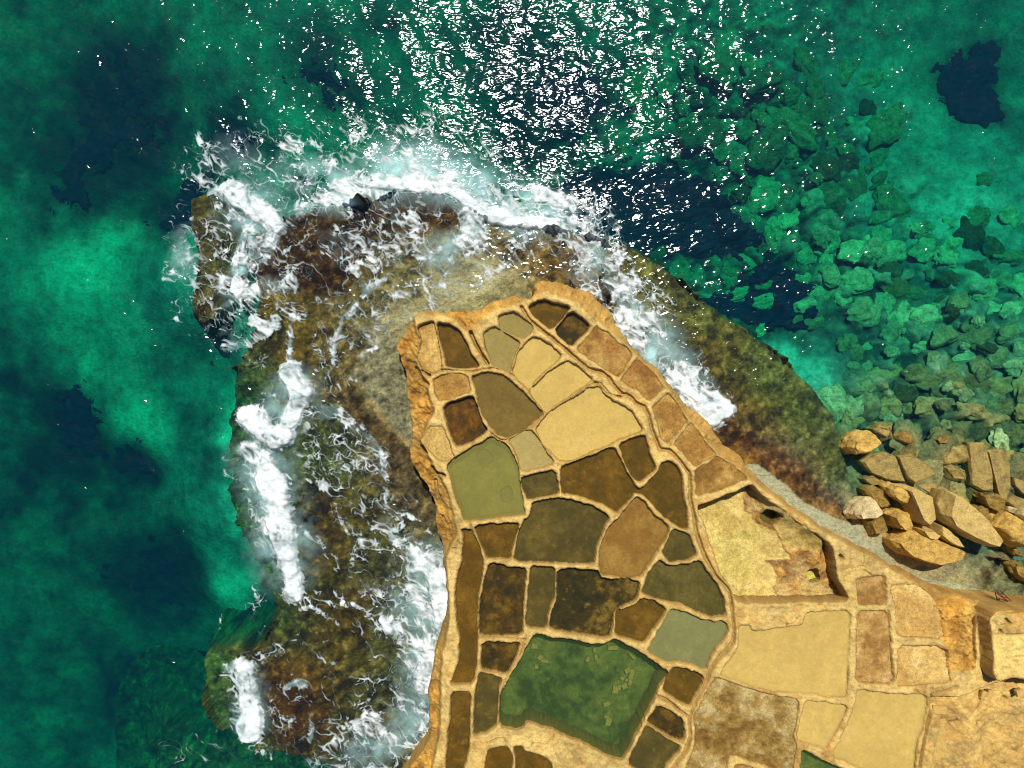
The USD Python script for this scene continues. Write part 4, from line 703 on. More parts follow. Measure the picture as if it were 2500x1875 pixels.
# ------------------------------------------------------------------ surf: white foam and the milky water under it
def stroke(D, c, pts, w, val, soft=0.45):
    pts = c(pts)
    q = W(np.asarray(pts), 0)
    im = Image.new("L", (len(LX), len(LY)), 255)
    ImageDraw.Draw(im).line([((x + 35) / R, (y + 28) / R) for x, y in q], fill=0, width=1)
    d = ndi.distance_transform_edt(np.asarray(im) > 127) * R
    hw = w * SC / 2
    dd = d + 0.22 * hw * ew + 0.15 * hw * mo2
    return np.maximum(D, val * (1 - sstep(hw * (1 - soft), hw * (1 + soft), dd)))
D = np.zeros(TX.shape)
FO = [  # crop, points, width (photo units), density
    (c1, [(820, 770), (900, 880), (1050, 1000), (1180, 1120)], 70, 1.0), (c1, [(1000, 1150), (1150, 1230), (1230, 1130)], 60, .95), (c1, [(930, 1300), (880, 1420), (900, 1560), (850, 1700)], 36, .9), (c1, [(870, 1620), (1000, 1640), (1250, 1600), (1400, 1640)], 46, .62),
    (c1, [(1250, 1040), (1400, 980), (1600, 900), (1800, 850), (2000, 830), (2212, 800)], 60, .66), (c1, [(1760, 720), (1900, 740), (2050, 700), (2212, 680)], 34, .7), (c1, [(1100, 480), (1200, 600), (1400, 650), (1600, 620), (1750, 680)], 60, .4),
    (c1, [(580, 370), (700, 290), (830, 280), (1000, 300), (1200, 270), (1390, 290)], 40, .52), (c1, [(450, 470), (440, 400), (560, 380), (800, 390), (950, 420), (1100, 440), (1390, 400)], 46, .5), (c1, [(540, 480), (580, 620), (700, 700), (900, 800)], 60, .4), (c1, [(900, 450), (950, 620), (1000, 760), (1200, 820)], 70, .42),
    (c1, [(370, 600), (400, 700), (460, 800), (600, 870), (700, 900)], 50, .45), (c1, [(340, 890), (290, 1000), (280, 1080), (210, 1200), (240, 1240)], 22, .58), (c1, [(600, 1020), (480, 1060), (390, 1130), (330, 1250), (280, 1400), (220, 1500), (240, 1580)], 34, .6), (c1, [(600, 1000), (750, 1040), (850, 1150)], 44, .5), (c1, [(230, 1560), (310, 1540)], 26, .75),
    (c1, [(1200, 870), (1300, 820), (1450, 860)], 60, .42), (c1, [(1750, 200), (1900, 180), (2050, 260), (2212, 300)], 50, .42), (c1, [(1540, 420), (1700, 560), (1760, 600)], 30, .4), (c1, [(900, 160), (1000, 200), (1100, 180)], 30, .35),
    (c1, [(1850, 1000), (1900, 1150), (2050, 1280), (2180, 1330)], 26, .5), (c1, [(1700, 1150), (1800, 1330), (1950, 1380), (2212, 1340)], 24, .5), (c1, [(1570, 1400), (1700, 1460)], 12, .5), (c1, [(1380, 1350), (1380, 1480), (1300, 1570)], 12, .62), (c1, [(1440, 1540), (1700, 1580), (1900, 1480)], 22, .5), (c1, [(2000, 1030), (2100, 1100), (2212, 1060)], 50, .46), (c1, [(1900, 1640), (2212, 1500)], 60, .3),
    (c2, [(0, 740), (150, 740), (350, 740), (500, 770), (650, 790)], 32, .85), (c2, [(200, 480), (330, 430), (480, 470), (600, 520), (700, 600)], 40, .6), (c2, [(700, 760), (850, 850), (1000, 960), (1100, 1040), (1300, 1080), (1500, 1080), (1700, 1090)], 30, 1.0), (c2, [(250, 600), (450, 560), (620, 620)], 60, .5),
    (c2, [(300, 230), (480, 240), (620, 280)], 18, .62), (c2, [(560, 190), (750, 240), (830, 300), (900, 360), (1060, 420)], 50, .55), (c2, [(750, 420), (900, 540), (1050, 500), (1150, 560), (1250, 650)], 80, .46), (c2, [(1250, 600), (1400, 680), (1600, 620), (1650, 700)], 80, .36), (c2, [(1300, 800), (1450, 810), (1650, 850), (1850, 930), (1950, 1000)], 40, .75), (c2, [(1400, 830), (1600, 880), (1900, 900), (2050, 900), (2150, 1100)], 46, .55),
    (c2, [(1900, 940), (2000, 1050), (2080, 1200), (2200, 1350)], 70, .62), (c2, [(1850, 1150), (1950, 1300), (2000, 1500), (1950, 1640)], 70, .6), (c2, [(2100, 1350), (2150, 1500), (2180, 1640)], 60, .55), (c2, [(100, 980), (300, 950), (500, 950), (750, 1080)], 70, .42), (c2, [(180, 1050), (400, 1050), (450, 1150), (540, 1280), (700, 1300), (800, 1200), (930, 1050)], 34, .62), (c2, [(920, 1020), (950, 1100), (900, 1280)], 60, .8), (c2, [(500, 1300), (600, 1380), (800, 1350), (900, 1300)], 60, .66), (c2, [(300, 1430), (500, 1480), (700, 1500), (900, 1440), (1000, 1400)], 50, .62),
    (c2, [(1000, 1120), (1200, 1160), (1500, 1150), (1750, 1150)], 90, .44), (c2, [(1000, 1300), (1200, 1300), (1500, 1260), (1700, 1250)], 70, .42), (c2, [(0, 1640), (200, 1540), (300, 1480)], 30, .6), (c2, [(880, 1640), (1000, 1560), (1150, 1460), (1300, 1400)], 34, .58), (c2, [(760, 1640), (830, 1560), (900, 1600)], 24, .55), (c2, [(1100, 1400), (1350, 1370)], 60, .42),
    (cB, [(250, 0), (330, 150), (420, 300), (520, 420), (620, 500), (720, 640), (850, 780), (980, 900)], 46, .8), (cB, [(400, 0), (520, 120), (600, 250), (700, 350), (800, 500), (900, 650), (1000, 760), (1100, 880)], 70, .72), (cB, [(600, 0), (700, 100), (800, 250), (900, 380), (950, 550), (980, 680)], 50, .48), (cB, [(980, 700), (1080, 760), (1160, 850), (1170, 900), (1060, 930), (980, 900)], 40, 1.0), (cB, [(700, 600), (900, 760), (1050, 880)], 50, .92), (cB, [(1150, 720), (1240, 740), (1200, 800), (1250, 920)], 14, .45),
    (c3, [(0, 60), (150, 80), (300, 60), (450, 80), (640, 60)], 46, .74), (c3, [(300, 130), (450, 200), (560, 220), (620, 280)], 50, .55), (c3, [(640, 80), (620, 250), (600, 420), (580, 620), (600, 800)], 15, .72), (c3, [(150, 170), (150, 260), (140, 360)], 5, .7), (c3, [(210, 170), (215, 260), (200, 350)], 5, .6), (c3, [(0, 240), (100, 170)], 10, .7), (c3, [(0, 480), (80, 520), (200, 570), (330, 500), (430, 430), (460, 360)], 30, .7), (c3, [(60, 340), (150, 420), (250, 380), (350, 440)], 26, .62), (c3, [(0, 610), (90, 620)], 20, .8), (c3, [(200, 640), (230, 800), (320, 700)], 40, .36),
    (c3, [(1430, 0), (1300, 80), (1240, 160), (1150, 280), (1060, 350), (1020, 470), (980, 650), (980, 770)], 9, .78), (c3, [(980, 770), (850, 800), (780, 830)], 7, .6), (c3, [(950, 800), (960, 900)], 16, .6), (c3, [(1020, 490), (1080, 560), (1060, 520), (1200, 440), (1300, 480), (1320, 560)], 26, .58), (c3, [(1460, 200), (1540, 250), (1400, 300), (1350, 350)], 30, .55), (c3, [(1560, 280), (1700, 180), (1900, 150), (2050, 80), (2212, 60)], 40, .56), (c3, [(1400, 430), (1550, 420), (1640, 350), (1750, 270), (1850, 250)], 40, .6), (c3, [(1250, 690), (1330, 640), (1390, 580)], 14, .66), (c3, [(1500, 20), (1700, 10)], 30, .5), (c3, [(700, 20), (850, 60), (1000, 120), (1150, 140)], 26, .42),
    (c3, [(600, 840), (640, 950), (700, 1060), (650, 1160), (600, 1280)], 48, 1.0), (c3, [(200, 1240), (300, 1350), (450, 1450), (550, 1400)], 56, .92), (c3, [(250, 1180), (320, 1200), (420, 1300)], 40, .55), (c3, [(680, 800), (720, 900)], 24, .6), (c3, [(750, 1210), (850, 1160), (950, 1160), (1010, 1150)], 26, .66), (c3, [(860, 1240), (1000, 1230), (1100, 1290), (1200, 1370), (1300, 1420), (1390, 1520), (1430, 1640)], 30, .62), (c3, [(920, 920), (930, 1020), (1000, 1100)], 16, .55), (c3, [(1020, 990), (1060, 900), (1160, 930)], 18, .55), (c3, [(350, 1050), (450, 1070)], 30, .4), (c3, [(700, 1550), (900, 1600), (1100, 1560)], 50, .42), (c3, [(40, 1430), (60, 1560)], 30, .42),
    (c4, [(420, 0), (560, 120), (620, 300), (660, 500), (700, 700), (740, 900)], 66, 1.0), (c4, [(740, 880), (780, 1020), (790, 1150), (790, 1280)], 52, .86), (c4, [(480, 300), (520, 500), (560, 700), (620, 900)], 60, .68), (c4, [(200, 40), (200, 180), (330, 250)], 22, .46), (c4, [(280, 30), (420, 120), (400, 240)], 34, .6), (c4, [(780, 260), (900, 240), (1000, 230)], 20, .5), (c4, [(900, 160), (960, 60), (1030, 40)], 16, .6), (c4, [(1260, 150), (1400, 110), (1480, 150), (1590, 190)], 16, .66), (c4, [(1600, 0), (1640, 250), (1620, 400)], 9, .76), (c4, [(1480, 190), (1560, 320), (1620, 460), (1700, 560), (1780, 590)], 34, .6), (c4, [(1650, 350), (1700, 460), (1730, 560)], 40, .45),
    (c4, [(1060, 300), (1180, 380), (1260, 460), (1330, 520)], 18, .62), (c4, [(1180, 480), (1230, 620), (1260, 680), (1300, 740), (1400, 760), (1420, 860)], 9, .72), (c4, [(880, 680), (940, 770), (1030, 800), (1080, 870)], 10, .72), (c4, [(1100, 920), (1200, 980), (1190, 1060)], 10, .6), (c4, [(1430, 480), (1440, 580), (1390, 660)], 14, .55), (c4, [(1520, 640), (1510, 720)], 10, .6), (c4, [(1600, 640), (1720, 720), (1720, 790)], 40, .62), (c4, [(1400, 850), (1500, 900), (1600, 860), (1750, 930), (1850, 1010)], 50, .5), (c4, [(1520, 780), (1540, 870)], 14, .6), (c4, [(1330, 980), (1320, 1090)], 8, .6), (c4, [(1760, 720), (1880, 740), (1980, 830), (2080, 900)], 26, .6), (c4, [(1750, 820), (1870, 770)], 8, .8),
    (c4, [(1420, 1150), (1550, 1130), (1700, 1200), (1850, 1250)], 50, .52), (c4, [(1460, 1260), (1600, 1330), (1750, 1420), (1900, 1520)], 34, .62), (c4, [(1850, 1050), (1950, 950), (2080, 960)], 50, .6), (c4, [(1850, 1150), (1950, 1250), (2080, 1180), (2130, 1120)], 70, .62), (c4, [(2100, 1150), (2130, 1350), (2130, 1550), (2090, 1659)], 46, .95), (c4, [(1900, 1400), (2000, 1480), (2050, 1600)], 80, .78), (c4, [(1500, 1540), (1700, 1560), (1900, 1620)], 60, .62), (c4, [(1330, 1370), (1400, 1410)], 8, .8), (c4, [(1200, 1260), (1260, 1360), (1330, 1400)], 16, .5), (c4, [(870, 1420), (960, 1400), (1050, 1450), (1140, 1500), (1210, 1560)], 11, .72), (c4, [(780, 1290), (900, 1330), (1040, 1370), (1200, 1380)], 14, .52), (c4, [(1000, 1260), (1060, 1280)], 8, .6), (c4, [(440, 1180), (500, 1280), (540, 1300)], 26, .42), (c4, [(430, 1400), (480, 1560), (560, 1640)], 30, .42), (c4, [(140, 1600), (160, 1460)], 4, .5), (c4, [(760, 1500), (800, 1620), (1000, 1640)], 20, .42),
    (c5, [(830, 560), (850, 700), (870, 850), (860, 1000)], 60, 1.0), (c5, [(740, 600), (760, 760), (800, 950), (850, 1040)], 40, .68), (c5, [(850, 530), (980, 460), (1050, 440)], 34, .66), (c5, [(1050, 520), (1120, 530), (1260, 510)], 16, .58), (c5, [(1100, 700), (1180, 650), (1230, 680)], 26, .78), (c5, [(1040, 740), (1100, 660)], 30, .46), (c5, [(870, 230), (930, 300), (960, 390), (990, 430)], 20, .5), (c5, [(1270, 880), (1280, 980), (1270, 1050)], 15, .72), (c5, [(1130, 740), (1140, 820)], 6, .66), (c5, [(1310, 700), (1390, 760), (1400, 870)], 8, .6), (c5, [(1270, 790), (1280, 880)], 6, .6), (c5, [(1100, 880), (1160, 930), (1170, 980)], 12, .56), (c5, [(1380, 920), (1460, 930)], 12, .6), (c5, [(1150, 370), (1180, 410), (1330, 390), (1450, 380)], 12, .62), (c5, [(1380, 520), (1440, 525)], 6, .6), (c5, [(1060, 580), (1180, 590)], 20, .5),
    (c5, [(2060, 300), (2080, 450), (2060, 600), (2040, 700)], 50, .9), (c5, [(1800, 260), (1900, 380), (2000, 470)], 46, .74), (c5, [(1850, 350), (1950, 500), (2010, 650)], 40, .7), (c5, [(1780, 500), (1850, 560), (1900, 520)], 40, .52), (c5, [(2050, 700), (2040, 800), (2060, 900)], 40, .66), (c5, [(1640, 860), (1700, 780), (1800, 820), (1950, 800)], 36, .56), (c5, [(1620, 980), (1750, 920), (1900, 900), (2050, 960)], 60, .66), (c5, [(1550, 1030), (1700, 1010), (1850, 1060), (2000, 1050)], 60, .62), (c5, [(1420, 1180), (1550, 1120), (1700, 1080), (1900, 1150)], 70, .56), (c5, [(1250, 1230), (1450, 1210), (1650, 1180)], 46, .62), (c5, [(870, 1060), (950, 1090), (1050, 1120), (1150, 1160)], 46, .5), (c5, [(960, 1100), (1060, 1060), (1160, 1090)], 30, .5), (c5, [(600, 1010), (640, 990)], 10, .6), (c5, [(480, 1070), (560, 1100), (700, 1140)], 60, .28), (c5, [(60, 1060), (300, 1130), (500, 1180)], 90, .26), (c5, [(1650, 1250), (1850, 1240)], 60, .55), (c5, [(1370, 1000), (1400, 1100), (1330, 1140)], 14, .5)]
for c, pts, w, val in FO:
    q = W(np.asarray(c(pts)), 0)
    hw = w * SC / 2
    pad = hw * 2 + 0.6
    i0, i1 = int(max((q[:, 0].min() - pad + 35) / R, 0)), int(min((q[:, 0].max() + pad + 35) / R + 1, len(LX)))
    j0, j1 = int(max((q[:, 1].min() - pad + 28) / R, 0)), int(min((q[:, 1].max() + pad + 28) / R + 1, len(LY)))
    if i1 - i0 < 3 or j1 - j0 < 3:
        continue
    s = (slice(j0, j1), slice(i0, i1))
    im = Image.new("L", (i1 - i0, j1 - j0), 255)
    ImageDraw.Draw(im).line([((x + 35) / R - i0, (y + 28) / R - j0) for x, y in q], fill=0, width=1)
    d = ndi.distance_transform_edt(np.asarray(im) > 127) * R
    amp = min(hw, 0.5)
    dd = d + 0.30 * amp * ew[s] + 0.2 * amp * mo2[s]
    D[s] = np.maximum(D[s], val * (1 - sstep(hw * 0.6, hw * 1.55 + 0.05, dd)))
for pts, val in [([(610, 440), (700, 390), (860, 350), (960, 340), (1060, 400), (1180, 450), (1290, 470), (1300, 525), (1170, 495), (1040, 470), (960, 415), (840, 420), (720, 450), (640, 480)], .72), ([(870, 1180), (960, 1160), (970, 1350), (940, 1500), (890, 1500), (880, 1350)], .78), ([(850, 1450), (940, 1450), (900, 1600), (800, 1630), (820, 1560)], .66), ([(1290, 600), (1350, 590), (1480, 760), (1550, 880), (1490, 885), (1380, 740)], .72), ([(500, 440), (620, 500), (600, 540), (560, 660), (480, 640), (510, 540)], .72),
                 ([(420, 300), (560, 280), (900, 250), (1080, 300), (1200, 400), (1320, 500), (1370, 620), (1250, 610), (1150, 540), (1000, 600), (860, 650), (700, 700), (640, 620), (620, 480), (480, 480), (400, 560), (380, 480)], .52), ([(640, 480), (1050, 470), (1200, 520), (1000, 600), (850, 680), (700, 690)], .58), ([(380, 480), (640, 480), (650, 640), (590, 700), (470, 750), (380, 680)], .56),
                 ([(780, 900), (860, 1000), (940, 1180), (960, 1500), (900, 1659), (640, 1659), (740, 1500), (800, 1300), (720, 1100), (650, 900)], .46), ([(840, 1140), (950, 1160), (965, 1400), (930, 1600), (800, 1640), (870, 1450)], .56), ([(1230, 540), (1350, 540), (1480, 700), (1560, 880), (1480, 880), (1330, 700)], .56), ([(430, 310), (640, 300), (720, 400), (620, 440), (520, 420), (420, 480)], .50), ([(870, 240), (1000, 250), (1180, 380), (1300, 470), (1200, 470), (1050, 400), (880, 330)], .50), ([(560, 1400), (700, 1400), (820, 1600), (640, 1659), (560, 1580)], .40), ([(720, 620), (960, 580), (1060, 560), (960, 660), (780, 760), (700, 820), (640, 760)], .45)]:
    sd = lmask(cV(pts), 1) + 0.35 * ew
    D = np.maximum(D, val * sstep(-0.7, 0.5, sd))
# finer grid for the foam itself
RF = 0.028
FX, FY = np.meshgrid(np.arange(-26, 27, RF), np.arange(-26, 18, RF))
def up(a, order=1):
    return ndi.map_coordinates(a, [(FY + 28) / R, (FX + 35) / R], order=order)
Df = up(D)
act = Df > 0.05
fx, fy = FX[act], FY[act]
w1, w2 = fbm(fx, fy, 0.9, 3, 120), fbm(fx, fy, 0.9, 3, 121)
wx, wy = fx + 0.20 * w1 + 0.05 * fbm(fx, fy, 0.25, 2, 122), fy + 0.20 * w2 + 0.05 * fbm(fx, fy, 0.25, 2, 123)
ru, rv = (fx * 0.76 - fy * 0.65) / 1.75, fx * 0.65 + fy * 0.76          # the water runs off to the lower right
ux, uy = ru + 0.15 * w2 + 0.05 * fbm(fx, fy, 0.3, 2, 141), rv + 0.15 * w1 + 0.05 * fbm(fx, fy, 0.3, 2, 142)
L1, L1b, L2, L2b, L4 = (np.abs(fbm(ux, uy, wl, 3, sd_, 0.5)) for wl, sd_ in ((0.95, 151), (0.7, 152), (0.40, 153), (0.31, 154), (0.18, 155)))
br, br2 = fbm(fx, fy, 1.1, 4, 124, 0.6), fbm(ru, rv, 0.6, 4, 126, 0.6)
brk = fbm(ux, uy, 0.14, 3, 125, 0.65)
da = Df[act]
dn = da + 0.09 * br + 0.06 * br2
q1 = np.minimum(L1, L1b)
q2 = np.minimum(L2, L2b)
g1, g2, g3 = (sstep(-0.8, 0.8, g) for g in (0.8 * br2 + 5.0 * (dn - 0.31), 0.9 * br + 5.5 * (dn - 0.43), 0.9 * br2 + 6.0 * (dn - 0.56)))
wd1, wd2, wd3 = 0.05 + 0.11 * sstep(0.4, 0.9, dn), 0.07 + 0.2 * sstep(0.5, 0.95, dn), 0.10 + 0.35 * sstep(0.62, 1.0, dn)
a1 = 0.85 * g1 * sstep(1.25, 0.15, q1 / wd1) * np.clip(0.75 + 0.3 * brk, 0.15, 1)
a2 = g2 * sstep(1.3, 0.1, q2 / wd2) * np.clip(0.7 + 0.3 * brk, 0.1, 1)
a3 = g3 * sstep(1.3, 0.0, L4 / wd3) * np.clip(0.7 + 0.25 * brk, 0.1, 1)
a4 = sstep(0.68, 1.10, dn + 0.09 * brk + 0.07 * br2)
a5 = sstep(2.2, 2.9, brk + 0.6 * br2 + 1.3 * dn) * (dn > 0.3) * 0.9
cov = np.zeros(FX.shape)
cov[act] = np.clip(1 - (1 - a1) * (1 - a2) * (1 - a3) * (1 - a4) * (1 - a5), 0, 1) * sstep(0.14, 0.3, da)
F = cov > 0.07
# scattered flecks of foam on open water
rg = np.random.default_rng(9)
hF = np.maximum(up(np.maximum.reduce([h_w, h_e, h_o])), 0.0)
thick = ndi.gaussian_filter(F.astype(float), 5)
Zf = hF + 0.05 + 0.30 * sstep(0.55, 1.0, thick) * (0.8 + 0.25 * vn(FX, FY, 0.5, 130) + 0.15 * vn(FX, FY, 0.22, 131)) * sstep(0.6, 1.0, Df) + 0.02 * vn(FX, FY, 0.15, 132) * F
hoF = up(ho)
F &= hoF < 0.6
cl = F[:-1, :-1]
streak = vn(FX, FY, 0.9, 133) * 0.5 + vn(FX, FY, 0.3, 134) * 0.6 + vn(FX, FY, 0.12, 135) * 0.3
fk = np.clip(0.34 + 0.50 * sstep(0.3, 1.0, thick) + 0.26 * streak, 0, 1)[..., None]
fcol = np.array([0.30, 0.40, 0.42]) * (1 - fk) + np.array([0.74, 0.76, 0.76]) * fk
covm = ndi.gaussian_filter(cov, 0.6)
g, cc = grid_mesh(FX, FY, Zf, cl, np.concatenate([fcol, covm[..., None]], -1).reshape(FX.shape + (4,)))
fo = add("sea_foam", g, M_foam, None, True, cc[:, :3])
UsdGeom.PrimvarsAPI(fo).CreatePrimvar("cov", Sdf.ValueTypeNames.Color3fArray, "vertex").Set(Vt.Vec3fArray.FromNumpy(np.repeat(cc[:, 3:4], 3, 1).astype(np.float32)))
tag(fo, "white surf and lacy foam washing over the rock shelf", "foam", kind="stuff")
print("foam tris", len(g[1]))
# milky aerated water
MK = np.zeros(TX.shape)
for c, pts, w, val in [(c2, [(0, 700), (250, 600), (450, 560), (620, 640), (850, 720), (1000, 820), (1200, 930), (1500, 960), (1700, 1000)], 90, .75), (c1, [(1350, 650), (1700, 700), (2000, 720)], 60, .5), (c1, [(820, 800), (1000, 1000), (1150, 1150)], 90, .6), (c1, [(420, 1130), (380, 1300), (330, 1550)], 44, .4), (c1, [(650, 420), (800, 500), (1000, 560)], 80, .22), (c1, [(1250, 560), (1400, 620)], 60, .4),
    (c4, [(450, 0), (600, 300), (680, 700), (780, 1150)], 100, .5), (c4, [(2080, 950), (2050, 1200), (2080, 1500), (2000, 1659)], 110, .55), (c4, [(1800, 1150), (1900, 1350), (1800, 1550)], 90, .35), (c5, [(1950, 300), (2050, 600), (2000, 900), (1800, 1050), (1550, 1150)], 70, .4), (c5, [(830, 600), (870, 1000)], 60, .45), (cB, [(500, 100), (650, 300), (850, 600), (1000, 850)], 70, .35), (c3, [(640, 900), (650, 1100), (300, 1400)], 80, .5), (c2, [(1950, 1000), (2000, 1300), (2100, 1600)], 90, .3), (c2, [(500, 1350), (900, 1350), (950, 1100)], 60, .4), (c1, [(1600, 900), (2000, 850)], 60, .4)]:
    q = W(np.asarray(c(pts)), 0)
    im = Image.new("L", (len(LX), len(LY)))
    ImageDraw.Draw(im).line([((x + 35) / R, (y + 28) / R) for x, y in q], fill=255, width=max(int(w * SC / R), 1))
    MK = np.maximum(MK, val * ndi.gaussian_filter((np.asarray(im) > 127).astype(float), w * SC / R * 0.35))
MK = np.maximum(MK, 0.42 * sstep(0.5, 1.0, ndi.gaussian_filter(D, 2)) * np.clip(1 + 0.6 * motg + 0.4 * mot, 0, 2))
MK = np.clip(MK * (0.85 + 0.5 * fbm(TX, TY, 0.8, 5, 140, 0.7)), 0, 0.95) * (ho < 0.5)
m = MK[sl2] > 0.02
cl = m[:-1, :-1] & m[1:, 1:] & m[:-1, 1:] & m[1:, :-1]
g, cc = grid_mesh(TX[sl2], TY[sl2], np.maximum(land_h[sl2], 0) + 0.035, cl, np.repeat(np.where(m, MK[sl2] - 0.02, 0)[..., None], 3, -1))
tag(add("churned_water", g, M_churn, None, True, cc), "milky turquoise churned water around the breakers", "churned water", kind="stuff")

# ------------------------------------------------------------------ boulders on the right shore
M_bo = {k: mat_rock("boulder_" + k, rough=r, amount=am, bump=bu, bdist=bd, color=c, grain=g_, fine=14.0, spec=sp, speck=0.4) for k, (r, am, bu, bd, c, g_, sp) in {
    "orange": (0.9, 0.5, 1.0, 0.16, S(204, 158, 80), 3.0, 0.3), "tan": (0.9, 0.3, 0.7, 0.08, S(192, 158, 94), 2.5, 0.3), "pale": (0.9, 0.4, 1.0, 0.14, S(216, 186, 138), 2.5, 0.3),
    "olive": (0.7, 0.55, 1.0, 0.15, S(152, 118, 54), 3.5, 0.3), "wet": (0.5, 0.5, 0.8, 0.1, S(146, 120, 62), 3.0, 0.4)}.items()}
def blob(outline, z0, z1, tilt=(0, 0), topk=0.66, amp=0.09, seed=0, size=0.1, mid=0.5):
    """boulder or slab from its outline seen from above (world xy)"""
    o = np.asarray(outline, float)
    ctr = o.mean(0)
    r = np.random.default_rng(seed)
    H = z1 - z0
    P = []
    for s, zz in ((0.93, 0.0), (1.0, mid * 0.5), (1.0, mid), (topk + 0.6 * (1 - topk), 0.5 + mid * 0.45), (topk, 1.0)):
        q = ctr + (o - ctr) * (s * (1 + 0.03 * r.normal(size=(len(o), 1))))
        z = z0 + H * zz + ((q - ctr) @ np.asarray(tilt)) * zz
        P.append(np.column_stack([q, z]))
    m = trimesh.convex.convex_hull(np.vstack(P))
    v, f = trimesh.remesh.subdivide_to_size(m.vertices, m.faces, size, max_iter=12)
    m = trimesh.Trimesh(v, f, process=True)
    m.merge_vertices()
    n = m.vertex_normals
    v = np.array(m.vertices)
    d = 0
    for k, (wl, a) in enumerate(((1.1, 1.0), (0.5, 0.65), (0.22, 0.45), (0.12, 0.25))):
        d = d + a * (vn(v[:, 0] + 0.7 * v[:, 2] + seed, v[:, 1] - 0.6 * v[:, 2], wl, 400 + k) + vn(v[:, 0] - v[:, 2], v[:, 2] + 0.4 * v[:, 1] + seed, wl, 410 + k)) * 0.7
    # sharp bedding: quantise a little
    m = trimesh.Trimesh(v + n * (amp * d)[:, None], m.faces, process=False)
    pass
    return m, ctr
def boulder(pts, z0, z1, kind, label, name="boulder", cat="boulder", seed=0, group=None, **kw):
    m, ctr = blob(W(np.asarray(pts), max(z1, 0) * 0.6), z0, z1, seed=seed, **kw)
    v = np.array(m.vertices) - [ctr[0], ctr[1], z0]
    o = add(name, (v, m.faces), M_bo[kind], None, 35)
    UsdGeom.Xformable(o).AddTranslateOp().Set(Gf.Vec3d(float(ctr[0]), float(ctr[1]), z0))
    return tag(o, label, cat, group)
